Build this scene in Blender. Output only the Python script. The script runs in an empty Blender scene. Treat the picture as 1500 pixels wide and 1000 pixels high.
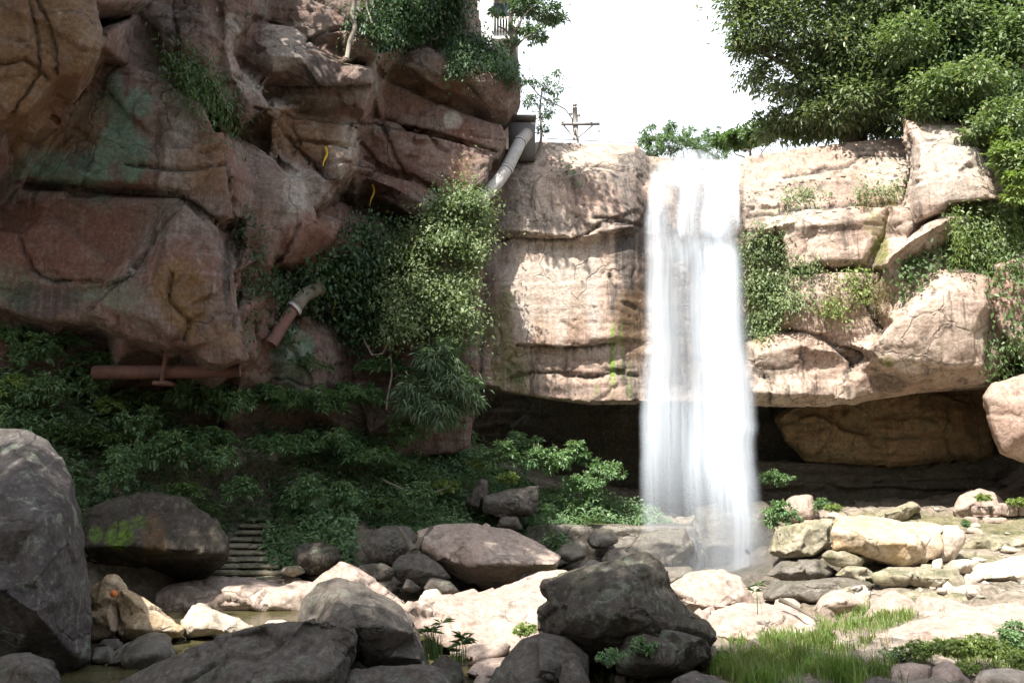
import bpy, math, random
import numpy as np
from mathutils import Vector, Matrix
from mathutils.geometry import delaunay_2d_cdt

rnd = random.Random(7)
rng = np.random.default_rng(7)
S = bpy.context.scene
COL = S.collection

# ------------------------------------------------------------------ camera
F = 1250.0                      # focal length in photo pixels (1500 wide)
CAMZ = 3.5
PITCH = math.atan(184.0 / F)
cam_d = bpy.data.cameras.new("camera")
cam_d.sensor_width = 36.0
cam_d.lens = 36.0 * F / 1500.0
cam_d.clip_start = 0.1
cam_d.clip_end = 2000.0
cam = bpy.data.objects.new("camera", cam_d)
cam.location = (0, 0, CAMZ)
cam.rotation_euler = (math.pi / 2 + PITCH, 0, 0)
COL.objects.link(cam)
S.camera = cam
CA, SA = math.cos(PITCH), math.sin(PITCH)

# ------------------------------------------------------------------ light
TO_SUN = Vector((-0.30, -0.47, 0.83)).normalized()
world = bpy.data.worlds.new("World")
S.world = world
world.use_nodes = True
wn = world.node_tree
for n in list(wn.nodes):
    wn.nodes.remove(n)
wo = wn.nodes.new("ShaderNodeOutputWorld")
bg = wn.nodes.new("ShaderNodeBackground")
sky = wn.nodes.new("ShaderNodeTexSky")
sky.sky_type = 'NISHITA'
sky.sun_disc = False
sky.sun_elevation = math.asin(TO_SUN.z)
sky.sun_rotation = math.atan2(TO_SUN.x, TO_SUN.y)
sky.air_density = 1.0
sky.dust_density = 3.0
sky.ozone_density = 1.0
bg.inputs['Strength'].default_value = 0.15
# white summer haze thickening towards the horizon
w_tc = wn.nodes.new("ShaderNodeTexCoord")
w_sep = wn.nodes.new("ShaderNodeSeparateXYZ")
wn.links.new(w_tc.outputs['Generated'], w_sep.inputs[0])
w_mr = wn.nodes.new("ShaderNodeMapRange"); w_mr.interpolation_type = 'SMOOTHSTEP'
wn.links.new(w_sep.outputs[2], w_mr.inputs[0])
for _i, _v in ((1, 0.40), (2, 0.95), (3, 0.92), (4, 0.42)):
    w_mr.inputs[_i].default_value = _v
w_mix = wn.nodes.new("ShaderNodeMix"); w_mix.data_type = 'RGBA'
wn.links.new(w_mr.outputs[0], w_mix.inputs[0])
wn.links.new(sky.outputs[0], w_mix.inputs[6])
w_mix.inputs[7].default_value = (4.9, 5.2, 5.6, 1)
wn.links.new(w_mix.outputs[2], bg.inputs['Color'])
wn.links.new(bg.outputs[0], wo.inputs['Surface'])
sun_d = bpy.data.lights.new("sun", 'SUN')
sun_d.energy = 5.0
sun_d.angle = math.radians(0.53)
sun_d.color = (1.0, 0.94, 0.85)
sun = bpy.data.objects.new("sun", sun_d)
sun.rotation_euler = TO_SUN.to_track_quat('Z', 'Y').to_euler()
sun.location = (-20, -30, 60)
COL.objects.link(sun)
S.view_settings.view_transform = 'Standard'
S.view_settings.look = 'None'
S.view_settings.gamma = 1.0
S.view_settings.exposure = 1.3
S.cycles.max_bounces = 6
S.cycles.diffuse_bounces = 3
S.cycles.transparent_max_bounces = 16
S.cycles.use_denoising = True

# ------------------------------------------------------------------ helpers
def P(px, py, Y):
    """photo pixel + distance along Y -> world point"""
    u = (px - 750.0) / F
    v = (500.0 - py) / F
    t = Y / (CA - v * SA)
    return Vector((u * t, Y, CAMZ + (SA + v * CA) * t))

def project(p):
    """(N,3) world points -> photo pixels"""
    d = p - np.array([0, 0, CAMZ])
    f = d[:, 1] * CA + d[:, 2] * SA
    up = -d[:, 1] * SA + d[:, 2] * CA
    f = np.maximum(f, 0.01)
    return 750 + F * d[:, 0] / f, 500 - F * up / f

def _hash(ix, iy, iz, seed):
    h = (ix.astype(np.uint32) * np.uint32(374761393) + iy.astype(np.uint32) * np.uint32(668265263)
         + iz.astype(np.uint32) * np.uint32(2147483647) + np.uint32(seed) * np.uint32(1274126177))
    h = (h ^ (h >> np.uint32(13))) * np.uint32(1274126177)
    h = h ^ (h >> np.uint32(16))
    return (h & np.uint32(0xffffff)).astype(np.float64) / float(0xffffff)

def vnoise(p, seed=0):
    i = np.floor(p).astype(np.int64)
    f = p - i
    f = f * f * f * (f * (f * 6 - 15) + 10)
    out = 0
    for dx in (0, 1):
        wx = f[:, 0] if dx else 1 - f[:, 0]
        for dy in (0, 1):
            wy = f[:, 1] if dy else 1 - f[:, 1]
            for dz in (0, 1):
                wz = f[:, 2] if dz else 1 - f[:, 2]
                out = out + wx * wy * wz * _hash(i[:, 0] + dx, i[:, 1] + dy, i[:, 2] + dz, seed)
    return out * 2 - 1

def fbm(p, octv=4, seed=0, gain=0.5):
    a, s, tot = 1.0, 0.0, 0.0
    for o in range(octv):
        s = s + a * vnoise(p * (2.03 ** o) + 17.3 * o, seed + o)
        tot += a
        a *= gain
    return s / tot

def facets(p, seed=0):
    """broken-plane noise: every cell is a tilted plane"""
    i0 = np.floor(p).astype(np.int64)
    best = np.full(len(p), 1e9); val = np.zeros(len(p)); second = np.full(len(p), 1e9)
    for dx in (-1, 0, 1):
        for dy in (-1, 0, 1):
            for dz in (-1, 0, 1):
                i = i0 + np.array([dx, dy, dz])
                c = i + np.stack([_hash(i[:, 0], i[:, 1], i[:, 2], seed + k) for k in (1, 2, 3)], 1)
                d = p - c
                r = (d ** 2).sum(1)
                g = np.stack([_hash(i[:, 0], i[:, 1], i[:, 2], seed + k) for k in (4, 5, 6)], 1) * 2 - 1
                o = _hash(i[:, 0], i[:, 1], i[:, 2], seed + 7) - 0.5
                nb = r < best
                second = np.where(nb, best, np.minimum(second, r))
                val = np.where(nb, (d * g).sum(1) * 1.3 + o * 0.7, val)
                best = np.where(nb, r, best)
    return val, np.sqrt(second) - np.sqrt(best)

def smooth01(x, a, b):
    t = np.clip((x - a) / (b - a), 0, 1)
    return t * t * (3 - 2 * t)

def tag(o, label=None, cat=None, group=None, kind=None):
    if label: o['label'] = label
    if cat: o['category'] = cat
    if group: o['group'] = group
    if kind: o['kind'] = kind
    return o

def mesh_np(name, v, f, k=None, smooth=False):
    """v (N,3), f (M,k) numpy -> mesh"""
    me = bpy.data.meshes.new(name)
    v = np.asarray(v, dtype=np.float32)
    f = np.asarray(f, dtype=np.int32)
    k = f.shape[1]
    me.vertices.add(len(v))
    me.vertices.foreach_set("co", v.ravel())
    me.loops.add(f.size)
    me.loops.foreach_set("vertex_index", f.ravel())
    me.polygons.add(len(f))
    me.polygons.foreach_set("loop_start", np.arange(0, f.size, k, dtype=np.int32))
    if smooth:
        me.polygons.foreach_set("use_smooth", np.ones(len(f), dtype=bool))
    me.update(calc_edges=True)
    return me

def link(name, me, mat=None, parent=None, loc=None):
    o = bpy.data.objects.new(name, me)
    COL.objects.link(o)
    if mat is not None:
        me.materials.clear()
        me.materials.append(mat)
    if loc is not None:
        o.location = loc
    if parent is not None:
        o.parent = parent
    return o

def empty(name, loc):
    o = bpy.data.objects.new(name, None)
    o.location = loc
    COL.objects.link(o)
    return o

def based(name, v, f, mat, smooth=True, parent=None):
    """mesh object whose origin sits at the middle of its base"""
    v = np.asarray(v, dtype=np.float64)
    lo, hi = v.min(0), v.max(0)
    b = np.array([(lo[0] + hi[0]) / 2, (lo[1] + hi[1]) / 2, lo[2]])
    me = mesh_np(name, v - b, f, smooth=smooth)
    return link(name, me, mat, parent, Vector(b))

def merge(parts):
    vs, fs, n = [], [], 0
    for v, f in parts:
        vs.append(np.asarray(v, dtype=np.float64)); fs.append(np.asarray(f) + n); n += len(v)
    return np.concatenate(vs), np.concatenate(fs)

def box(c, s, rz=0.0):
    c = np.array(c, float); s = np.array(s, float) / 2
    q = np.array([[-1,-1,-1],[1,-1,-1],[1,1,-1],[-1,1,-1],[-1,-1,1],[1,-1,1],[1,1,1],[-1,1,1]], float) * s
    a, b = math.cos(rz), math.sin(rz)
    q = np.stack([q[:,0]*a - q[:,1]*b, q[:,0]*b + q[:,1]*a, q[:,2]], 1)
    return q + c, np.array([[0,3,2,1],[4,5,6,7],[0,1,5,4],[1,2,6,5],[2,3,7,6],[3,0,4,7]])

def tube(pts, rad, seg=10, caps=True):
    """swept tube with a radius per point; quads (caps as degenerate quads)"""
    pts = np.array([list(p) for p in pts], float)
    if np.isscalar(rad): rad = [rad] * len(pts)
    n = len(pts)
    t = np.gradient(pts, axis=0)
    t /= np.linalg.norm(t, axis=1)[:, None] + 1e-9
    ref = np.array([0, 0, 1.0]) if abs(t[0, 2]) < 0.9 else np.array([1.0, 0, 0])
    v = []
    for i in range(n):
        s = np.cross(t[i], ref); s /= np.linalg.norm(s) + 1e-9
        u = np.cross(s, t[i])
        ref = u
        for k in range(seg):
            a = 2 * math.pi * k / seg
            v.append(pts[i] + rad[i] * (math.cos(a) * s + math.sin(a) * u))
    f = []
    for i in range(n - 1):
        for k in range(seg):
            a, b = i * seg + k, i * seg + (k + 1) % seg
            f.append([a, b, b + seg, a + seg])
    if caps:
        for base, c in ((0, pts[0]), ((n - 1) * seg, pts[-1])):
            ci = len(v); v.append(c)
            for k in range(0, seg, 2):
                a, b, d = base + k, base + (k + 1) % seg, base + (k + 2) % seg
                f.append([ci, a, b, d] if base == 0 else [ci, d, b, a])
    return np.array(v), np.array(f)

# ------------------------------------------------------------------ materials
class NT:
    def __init__(s, name):
        s.m = bpy.data.materials.new(name)
        s.m.use_nodes = True
        s.t = s.m.node_tree
        s.t.nodes.clear()
        s.out = s.n('ShaderNodeOutputMaterial')
    def n(s, typ, **kw):
        nd = s.t.nodes.new(typ)
        for k, v in kw.items():
            setattr(nd, k, v)
        return nd
    def l(s, a, b):
        s.t.links.new(a, b)
    def set(s, sock, v):
        if hasattr(v, 'is_output'): s.l(v, sock)
        else: sock.default_value = v
    def coord(s, scale=(1, 1, 1), src='Object'):
        if not hasattr(s, '_tc'):
            s._tc = s.n('ShaderNodeTexCoord')
        mp = s.n('ShaderNodeMapping')
        mp.inputs['Scale'].default_value = scale
        s.l(s._tc.outputs[src], mp.inputs['Vector'])
        return mp.outputs[0]
    def noise(s, vec, scale, detail=4, rough=0.55, dist=0.0):
        nd = s.n('ShaderNodeTexNoise')
        s.l(vec, nd.inputs['Vector'])
        nd.inputs['Scale'].default_value = scale
        nd.inputs['Detail'].default_value = detail
        nd.inputs['Roughness'].default_value = rough
        nd.inputs['Distortion'].default_value = dist
        return nd.outputs['Fac']
    def ramp(s, fac, a, b, ca=0.0, cb=1.0):
        nd = s.n('ShaderNodeMapRange', interpolation_type='SMOOTHSTEP')
        s.l(fac, nd.inputs[0])
        nd.inputs[1].default_value = a; nd.inputs[2].default_value = b
        nd.inputs[3].default_value = ca; nd.inputs[4].default_value = cb
        return nd.outputs[0]
    def mix(s, fac, a, b, mode='MIX'):
        nd = s.n('ShaderNodeMix', data_type='RGBA', blend_type=mode)
        s.set(nd.inputs[0], fac)
        s.set(nd.inputs[6], a if hasattr(a, 'is_output') else (*a, 1))
        s.set(nd.inputs[7], b if hasattr(b, 'is_output') else (*b, 1))
        return nd.outputs[2]
    def math(s, op, a, b=0.0):
        nd = s.n('ShaderNodeMath', operation=op)
        s.set(nd.inputs[0], a); s.set(nd.inputs[1], b)
        return nd.outputs[0]
    def done(s, shader):
        s.l(shader, s.out.inputs['Surface'])
        return s.m

def rock_mat(name, c1, c2, c3, streak=0.6, strata=0.5, moss=0.3, rough=0.85, bump=0.5, lichen=0.0,
             dark=(0.05, 0.042, 0.036), mosscol=(0.06, 0.075, 0.025), masks=False, big=0.35, wet=0.0):
    t = NT(name)
    co = t.coord()
    n1 = t.noise(co, big, 6, 0.62, 0.6)
    n2 = t.noise(co, big * 3.1, 7, 0.66)
    st = t.noise(t.coord((0.35, 0.35, 3.2)), 1.2, 6, 0.6, 0.4)
    sk = t.noise(t.coord((2.4, 2.4, 0.10)), 1.3, 6, 0.62, 0.25)
    sk2 = t.noise(t.coord((6.0, 6.0, 0.22)), 1.3, 4, 0.6, 0.15)
    fine = t.noise(co, 9.0, 9, 0.72)
    c = t.mix(t.ramp(n1, 0.36, 0.64), c1, c2)
    c = t.mix(t.ramp(n2, 0.50, 0.70, 0, 0.75), c, c3)
    c = t.mix(t.math('MULTIPLY', t.ramp(st, 0.52, 0.66), strata), c, c3)
    c = t.mix(t.math('MULTIPLY', t.ramp(sk, 0.50, 0.70), streak), c, dark)
    c = t.mix(t.math('MULTIPLY', t.ramp(sk2, 0.54, 0.74), streak * 0.5), c, dark)
    c = t.mix(t.math('MULTIPLY', t.ramp(sk2, 0.30, 0.42, 1, 0), streak * 0.35), c, (0.62, 0.55, 0.47))
    blot = t.noise(t.coord((1.0, 1.0, 0.8)), 1.1, 8, 0.7, 0.8)
    c = t.mix(t.math('MULTIPLY', t.ramp(blot, 0.56, 0.68), 0.5 + 0.3 * streak), c, dark)
    if lichen > 0:
        li = t.noise(co, 2.2, 9, 0.75, 0.3)
        c = t.mix(t.math('MULTIPLY', t.ramp(li, 0.53, 0.62), lichen), c, (0.22, 0.26, 0.20))
    if masks:
        at = t.n('ShaderNodeAttribute', attribute_name='mask')
        sep = t.n('ShaderNodeSeparateColor')
        t.l(at.outputs['Color'], sep.inputs[0])
        brk = t.ramp(t.noise(co, 2.5, 8, 0.7), 0.36, 0.58, 0.45, 1.0)
        vert = t.ramp(sk2, 0.35, 0.6, 0.7, 1.0)
        c = t.mix(t.math('MULTIPLY', sep.outputs[0], t.math('MULTIPLY', brk, vert)), c, (0.17, 0.32, 0.23))      # algae
        c = t.mix(t.math('MULTIPLY', sep.outputs[1], vert), c, (0.035, 0.031, 0.028))  # wet black streaks, joint dirt, darkened recess patches
        c = t.mix(t.math('MULTIPLY', sep.outputs[2], brk), c, (0.50, 0.46, 0.41))  # pale efflorescence
        c = t.mix(t.math('MULTIPLY', at.outputs['Alpha'], brk), c, (0.15, 0.17, 0.03))   # bright moss / ochre
        at2 = t.n('ShaderNodeAttribute', attribute_name='maskb')
        sep2 = t.n('ShaderNodeSeparateColor')
        t.l(at2.outputs['Color'], sep2.inputs[0])
        c = t.mix(t.math('MULTIPLY', sep2.outputs[0], brk), c, (0.20, 0.115, 0.045))   # ochre
        c = t.mix(t.math('MULTIPLY', sep2.outputs[1], t.ramp(t.noise(co, 5, 6, .7), .35, .6, .15, 1)), c, (0.15, 0.27, 0.035))                       # neon algae
        c = t.mix(t.math('MULTIPLY', sep2.outputs[2], 0.8), c, (0.20, 0.085, 0.06))  # red
    if moss > 0:
        geo = t.n('ShaderNodeNewGeometry')
        sx = t.n('ShaderNodeSeparateXYZ')
        t.l(geo.outputs['Normal'], sx.inputs[0])
        mn = t.noise(co, 1.6, 8, 0.7)
        mf = t.math('MULTIPLY', t.ramp(sx.outputs[2], 0.15, 0.85), t.ramp(mn, 0.48, 0.62))
        c = t.mix(t.math('MULTIPLY', mf, moss), c, mosscol)
    c = t.mix(t.ramp(fine, 0.40, 0.60, 0.55, 0.0), c, t.mix(1.0, c, (0.45, 0.42, 0.40), 'MULTIPLY'))
    c = t.mix(t.ramp(fine, 0.56, 0.75, 0.0, 0.25), c, (0.6, 0.55, 0.5))
    bs = t.n('ShaderNodeBsdfPrincipled')
    t.l(c, bs.inputs['Base Color'])
    rr = t.ramp(n2, 0.3, 0.7, rough - 0.12, rough + 0.08)
    if masks:
        rr = t.math('SUBTRACT', rr, t.math('MULTIPLY', sep.outputs[1], 0.45))
    t.set(bs.inputs['Roughness'], rr)
    bs.inputs['Specular IOR Level'].default_value = 0.3 + wet
    h = t.math('ADD', t.math('MULTIPLY', fine, 0.5), t.math('MULTIPLY', t.noise(co, 32, 6, 0.7), 0.22))
    h = t.math('ADD', h, t.math('MULTIPLY', t.noise(co, 2.6, 8, 0.7), 0.9))
    h = t.math('ADD', h, t.math('MULTIPLY', st, 0.5 * strata))
    cr = t.n('ShaderNodeTexVoronoi', feature='DISTANCE_TO_EDGE')
    dn = t.n('ShaderNodeVectorMath', operation='ADD')
    nn = t.n('ShaderNodeTexNoise'); nn.inputs['Scale'].default_value = 1.3; nn.inputs['Detail'].default_value = 5
    t.l(co, nn.inputs['Vector']); t.l(co, dn.inputs[0]); t.l(nn.outputs['Color'], dn.inputs[1])
    t.l(dn.outputs[0], cr.inputs['Vector']); cr.inputs['Scale'].default_value = 0.55
    crk = t.math('MULTIPLY', t.ramp(cr.outputs['Distance'], 0.0, 0.03, -1.0, 0.0), t.ramp(n1, 0.45, 0.6))
    h = t.math('ADD', h, t.math('MULTIPLY', crk, 0.6))
    c = t.mix(t.math('MULTIPLY', crk, -0.4), c, (0.03, 0.026, 0.022))
    t.l(c, bs.inputs['Base Color'])
    bp = t.n('ShaderNodeBump')
    bp.inputs['Strength'].default_value = bump
    bp.inputs['Distance'].default_value = 0.2
    t.l(h, bp.inputs['Height'])
    t.l(bp.outputs[0], bs.inputs['Normal'])
    return t.done(bs.outputs[0])

def leaf_mat(name, ca, cb, cc, trans=0.3, rough=0.45):
    t = NT(name)
    geo = t.n('ShaderNodeNewGeometry')
    r = geo.outputs['Random Per Island']
    nz = t.noise(t.coord(), 0.9, 3)
    c = t.mix(t.ramp(r, 0.0, 1.0), ca, cb)
    c = t.mix(t.ramp(nz, 0.45, 0.65), c, t.mix(0.65, c, cc))
    c = t.mix(t.ramp(r, 0.955, 0.975), c, t.mix(0.5, c, (0.16, 0.12, 0.03)))
    bs = t.n('ShaderNodeBsdfPrincipled')
    t.l(c, bs.inputs['Base Color'])
    bs.inputs['Roughness'].default_value = rough
    bs.inputs['Specular IOR Level'].default_value = 0.35
    tr = t.n('ShaderNodeBsdfTranslucent')
    t.l(t.mix(1.0, c, (1.3, 1.5, 0.7), 'MULTIPLY'), tr.inputs['Color'])
    mx = t.n('ShaderNodeMixShader')
    mx.inputs[0].default_value = trans
    t.l(bs.outputs[0], mx.inputs[1]); t.l(tr.outputs[0], mx.inputs[2])
    return t.done(mx.outputs[0])

def plain_mat(name, c1, c2, rough=0.7, scale=3.0, metal=0.0, bump=0.2):
    t = NT(name)
    co = t.coord()
    n = t.noise(co, scale, 8, 0.65)
    sk = t.noise(t.coord((4, 4, 0.3)), scale, 5, 0.6)
    c = t.mix(t.ramp(n, 0.35, 0.65), c1, c2)
    c = t.mix(t.ramp(sk, 0.52, 0.72, 0, 0.4), c, t.mix(1.0, c, (0.35, 0.33, 0.3), 'MULTIPLY'))
    bs = t.n('ShaderNodeBsdfPrincipled')
    t.l(c, bs.inputs['Base Color'])
    bs.inputs['Roughness'].default_value = rough
    bs.inputs['Metallic'].default_value = metal
    bp = t.n('ShaderNodeBump'); bp.inputs['Strength'].default_value = bump; bp.inputs['Distance'].default_value = 0.03
    t.l(n, bp.inputs['Height']); t.l(bp.outputs[0], bs.inputs['Normal'])
    return t.done(bs.outputs[0])

M = {}
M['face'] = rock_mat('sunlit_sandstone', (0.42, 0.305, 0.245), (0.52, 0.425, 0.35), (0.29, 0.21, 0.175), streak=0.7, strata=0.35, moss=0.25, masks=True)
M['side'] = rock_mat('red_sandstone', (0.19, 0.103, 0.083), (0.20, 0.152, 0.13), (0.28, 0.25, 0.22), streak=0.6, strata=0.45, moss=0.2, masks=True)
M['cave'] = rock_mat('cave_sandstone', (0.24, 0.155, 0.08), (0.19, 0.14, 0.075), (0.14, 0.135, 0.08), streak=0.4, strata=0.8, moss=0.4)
M['pale'] = rock_mat('pale_boulder_stone', (0.50, 0.43, 0.35), (0.58, 0.51, 0.43), (0.36, 0.30, 0.24), streak=0.15, strata=0.3, moss=0.12, big=0.7)
M['pink'] = rock_mat('pink_boulder_stone', (0.42, 0.325, 0.275), (0.49, 0.40, 0.34), (0.32, 0.26, 0.225), streak=0.25, strata=0.3, moss=0.12, big=0.7)
M['tan'] = rock_mat('tan_boulder_stone', (0.54, 0.40, 0.24), (0.60, 0.50, 0.38), (0.42, 0.30, 0.18), streak=0.15, strata=0.6, moss=0.0, big=0.7)
M['grey'] = rock_mat('grey_boulder_stone', (0.140, 0.122, 0.106), (0.185, 0.165, 0.146), (0.10, 0.086, 0.074), streak=0.4, strata=0.25, moss=0.12, lichen=0.35, big=0.8, bump=0.8)
M['lichen'] = rock_mat('lichen_boulder_stone', (0.085, 0.074, 0.073), (0.11, 0.098, 0.096), (0.055, 0.05, 0.048), streak=0.5, strata=0.2, moss=0.1, lichen=0.75, big=0.6)
M['dark'] = rock_mat('dark_mossy_stone', (0.075, 0.062, 0.05), (0.10, 0.09, 0.075), (0.05, 0.045, 0.038), streak=0.5, strata=0.3, moss=0.45, lichen=0.45, big=0.9, bump=0.7)
M['wet'] = rock_mat('wet_stone', (0.16, 0.14, 0.115), (0.20, 0.18, 0.15), (0.10, 0.095, 0.07), streak=0.2, strata=0.6, moss=0.35, rough=0.40, wet=0.3, big=0.8)
M['cavedark'] = rock_mat('shade_darkened_cave_stone', (0.075, 0.062, 0.045), (0.095, 0.085, 0.065), (0.06, 0.06, 0.042), streak=0.4, strata=0.9, moss=0.3)  # darker copy of the cave stone, colour lowered for the hollow's shade
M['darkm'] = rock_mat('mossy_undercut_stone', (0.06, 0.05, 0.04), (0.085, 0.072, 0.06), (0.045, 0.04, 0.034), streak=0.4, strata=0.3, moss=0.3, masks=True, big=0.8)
M['greenish'] = rock_mat('mossy_slab_stone', (0.30, 0.27, 0.19), (0.40, 0.36, 0.28), (0.16, 0.17, 0.08), streak=0.2, strata=0.7, moss=0.6, big=0.8)
M['ground'] = rock_mat('river_bed', (0.30, 0.25, 0.20), (0.40, 0.34, 0.28), (0.16, 0.145, 0.10), streak=0.0, strata=0.2, moss=0.55, big=0.5, bump=0.8, masks=True)
M['leaf_mid'] = leaf_mat('mid_green_leaves', (0.075, 0.125, 0.045), (0.115, 0.175, 0.070), (0.055, 0.10, 0.038))
M['leaf_tree'] = leaf_mat('glossy_tree_leaves', (0.115, 0.155, 0.075), (0.185, 0.225, 0.125), (0.09, 0.13, 0.06), rough=0.32)
M['leaf_bank'] = leaf_mat('bank_leaves', (0.115, 0.20, 0.095), (0.18, 0.27, 0.135), (0.10, 0.18, 0.095))
M['leaf_sun'] = leaf_mat('bright_creeper_leaves', (0.13, 0.18, 0.08), (0.20, 0.25, 0.125), (0.10, 0.15, 0.06))
M['leaf_dark'] = leaf_mat('dark_green_leaves', (0.038, 0.078, 0.032), (0.060, 0.110, 0.045), (0.030, 0.060, 0.028))
M['leaf_light'] = leaf_mat('yellow_green_leaves', (0.16, 0.23, 0.065), (0.24, 0.30, 0.10), (0.13, 0.19, 0.055))
M['leaf_blue'] = leaf_mat('blue_green_leaves', (0.12, 0.18, 0.11), (0.17, 0.235, 0.15), (0.10, 0.16, 0.095))
M['leaf_dry'] = leaf_mat('dry_stems', (0.20, 0.16, 0.085), (0.15, 0.15, 0.06), (0.25, 0.19, 0.10))
M['grass'] = leaf_mat('grass_blades', (0.11, 0.22, 0.045), (0.22, 0.29, 0.09), (0.19, 0.22, 0.08), trans=0.45)
M['bark'] = plain_mat('bark', (0.10, 0.085, 0.065), (0.16, 0.14, 0.11), 0.9, 4, bump=0.6)
M['root'] = plain_mat('pale_roots', (0.26, 0.23, 0.19), (0.18, 0.16, 0.13), 0.9, 4)
M['white'] = plain_mat('white_render', (0.78, 0.78, 0.76), (0.72, 0.72, 0.70), 0.7, 1)
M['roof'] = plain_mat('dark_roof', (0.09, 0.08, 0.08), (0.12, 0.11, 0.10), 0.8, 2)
M['glass'] = plain_mat('window_glass', (0.05, 0.06, 0.07), (0.07, 0.08, 0.09), 0.1, 1, bump=0)
M['concrete'] = plain_mat('weathered_concrete', (0.30, 0.29, 0.27), (0.42, 0.40, 0.37), 0.9, 2.5)
M['pipe_grey'] = plain_mat('grey_pipe', (0.36, 0.34, 0.32), (0.44, 0.42, 0.40), 0.6, 2.5)
M['rust'] = plain_mat('rusty_red_pipe', (0.17, 0.075, 0.055), (0.11, 0.06, 0.05), 0.8, 5, bump=.5)
M['steel'] = plain_mat('grey_steel', (0.20, 0.20, 0.20), (0.28, 0.27, 0.26), 0.6, 3, 0.2)
M['yellow'] = plain_mat('yellow_cloth', (0.62, 0.42, 0.02), (0.55, 0.36, 0.02), 0.8, 5)
M['orange'] = plain_mat('orange_skin', (0.75, 0.22, 0.05), (0.68, 0.18, 0.04), 0.45, 6)

def in_poly(x, y, poly):
    c = False; j = len(poly) - 1
    for i in range(len(poly)):
        xi, yi = poly[i][:2]; xj, yj = poly[j][:2]
        if (yi > y) != (yj > y) and x < (xj - xi) * (y - yi) / (yj - yi) + xi: c = not c
        j = i
    return c

# ------------------------------------------------------------------ rock builder
def relief(outline, ridges, D, thick, od=0.0, bulge=None, jitter=0.0, seed=0, bev=None, rs=1.0):
    """closed rock: outline in photo pixels at distance D (+ delta), facets from inner control lines, a real back"""
    r = random.Random(seed)
    ys = [p[1] for p in outline]; y0, y1 = min(ys), max(ys)
    xs = [p[0] for p in outline]
    def topd(y): return od * ((y1 - y) / max(1.0, y1 - y0)) ** 1.3
    verts, dep = [], []
    for p in outline:
        verts.append((p[0], p[1])); dep.append((p[2] if len(p) > 2 else 0.0) + topd(p[1]))
    n = len(verts)
    edges = []
    cx, cy = sum(xs) / n, sum(ys) / n
    if bev is not None:
        area = sum(verts[i][0] * verts[(i + 1) % n][1] - verts[(i + 1) % n][0] * verts[i][1] for i in range(n))
        sg = 1.0 if area > 0 else -1.0
        ins, prev, first = bev[0], None, None
        for i in range(n):
            a, b, c = verts[i - 1], verts[i], verts[(i + 1) % n]
            e1 = (b[0] - a[0], b[1] - a[1]); e2 = (c[0] - b[0], c[1] - b[1])
            l1 = math.hypot(*e1) + 1e-6; l2 = math.hypot(*e2) + 1e-6
            nx = (-e1[1] / l1 - e2[1] / l2) * sg; ny = (e1[0] / l1 + e2[0] / l2) * sg
            ln = math.hypot(nx, ny)
            k = ins * r.uniform(.7, 1.4)
            if ln < .5: prev = None; continue
            q = (b[0] + nx / ln * k, b[1] + ny / ln * k)
            q2 = (b[0] + nx / ln * k * 2.2, b[1] + ny / ln * k * 2.2)
            if not in_poly(q2[0], q2[1], outline): prev = None; continue
            verts.append(q); dep.append(dep[i])
            if prev is not None: edges.append((prev, len(verts) - 1))
            prev = len(verts) - 1
        for i in range(n): dep[i] += bev[1]
    if ridges is None:
        b = bulge if bulge is not None else 0.25 * thick
        for s, k in ((0.80, 0.75), (0.35, 1.0)):
            for i in range(0, n, 1 if s > 0.5 else 3):
                x = cx + (verts[i][0] - cx) * s + r.uniform(-1, 1) * 0.05 * (max(xs) - min(xs))
                y = cy + (verts[i][1] - cy) * s + r.uniform(-1, 1) * 0.05 * (y1 - y0)
                verts.append((x, y)); dep.append(-b * k * (1 + r.uniform(-jitter, jitter)) + topd(y))
    else:
        for line in ridges:
            prev = None
            for (x, y, d) in line:
                verts.append((x, y)); dep.append(d * rs)
                if prev is not None: edges.append((prev, len(verts) - 1))
                prev = len(verts) - 1
    vv = [Vector((x / 100.0, y / 100.0)) for x, y in verts]
    ov, oe, of, oov, _, _ = delaunay_2d_cdt(vv, edges, [list(range(n))], 1, 1e-4)
    pts, dps = [], []
    for i, v in enumerate(ov):
        x, y = v.x * 100, v.y * 100
        if oov[i]:
            d = dep[oov[i][0]]
        else:
            w = [(1.0 / ((x - a) ** 2 + (y - b) ** 2 + 1e-3), dd) for (a, b), dd in zip(verts, dep)]
            d = sum(a * b for a, b in w) / sum(a for a, b in w)
        pts.append(P(x, y, D + d)); dps.append(d)
    idx = {}
    for i in range(len(ov)):
        for o in oov[i]:
            idx.setdefault(o, i)
    faces = [tuple(f) for f in of]
    loop = [idx[i] for i in range(n) if i in idx]
    rings = []
    prev = loop
    for (tt, shrink) in ((0.5, 0.05), (1.0, 0.35)):
        c = Vector((0, 0, 0)); ring = []
        for i in loop:
            p = pts[i]; k = (p.y + thick * tt) / p.y
            q = Vector((p.x * k, p.y * k, CAMZ + (p.z - CAMZ) * k))
            q.z = min(q.z, p.z)
            ring.append(q); c += q
        c /= len(ring)
        ring = [q.lerp(c, shrink) for q in ring]
        ri = []
        for q in ring:
            pts.append(q); ri.append(len(pts) - 1)
        m = len(prev)
        for i in range(m):
            j = (i + 1) % m
            faces.append((prev[i], prev[j], ri[j], ri[i]))
        prev = ri
    pts.append(c + Vector((0, 0.1 * thick, 0)))
    ci = len(pts) - 1
    for i in range(len(prev)):
        faces.append((prev[i], prev[(i + 1) % len(prev)], ci))
    return pts, faces

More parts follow.
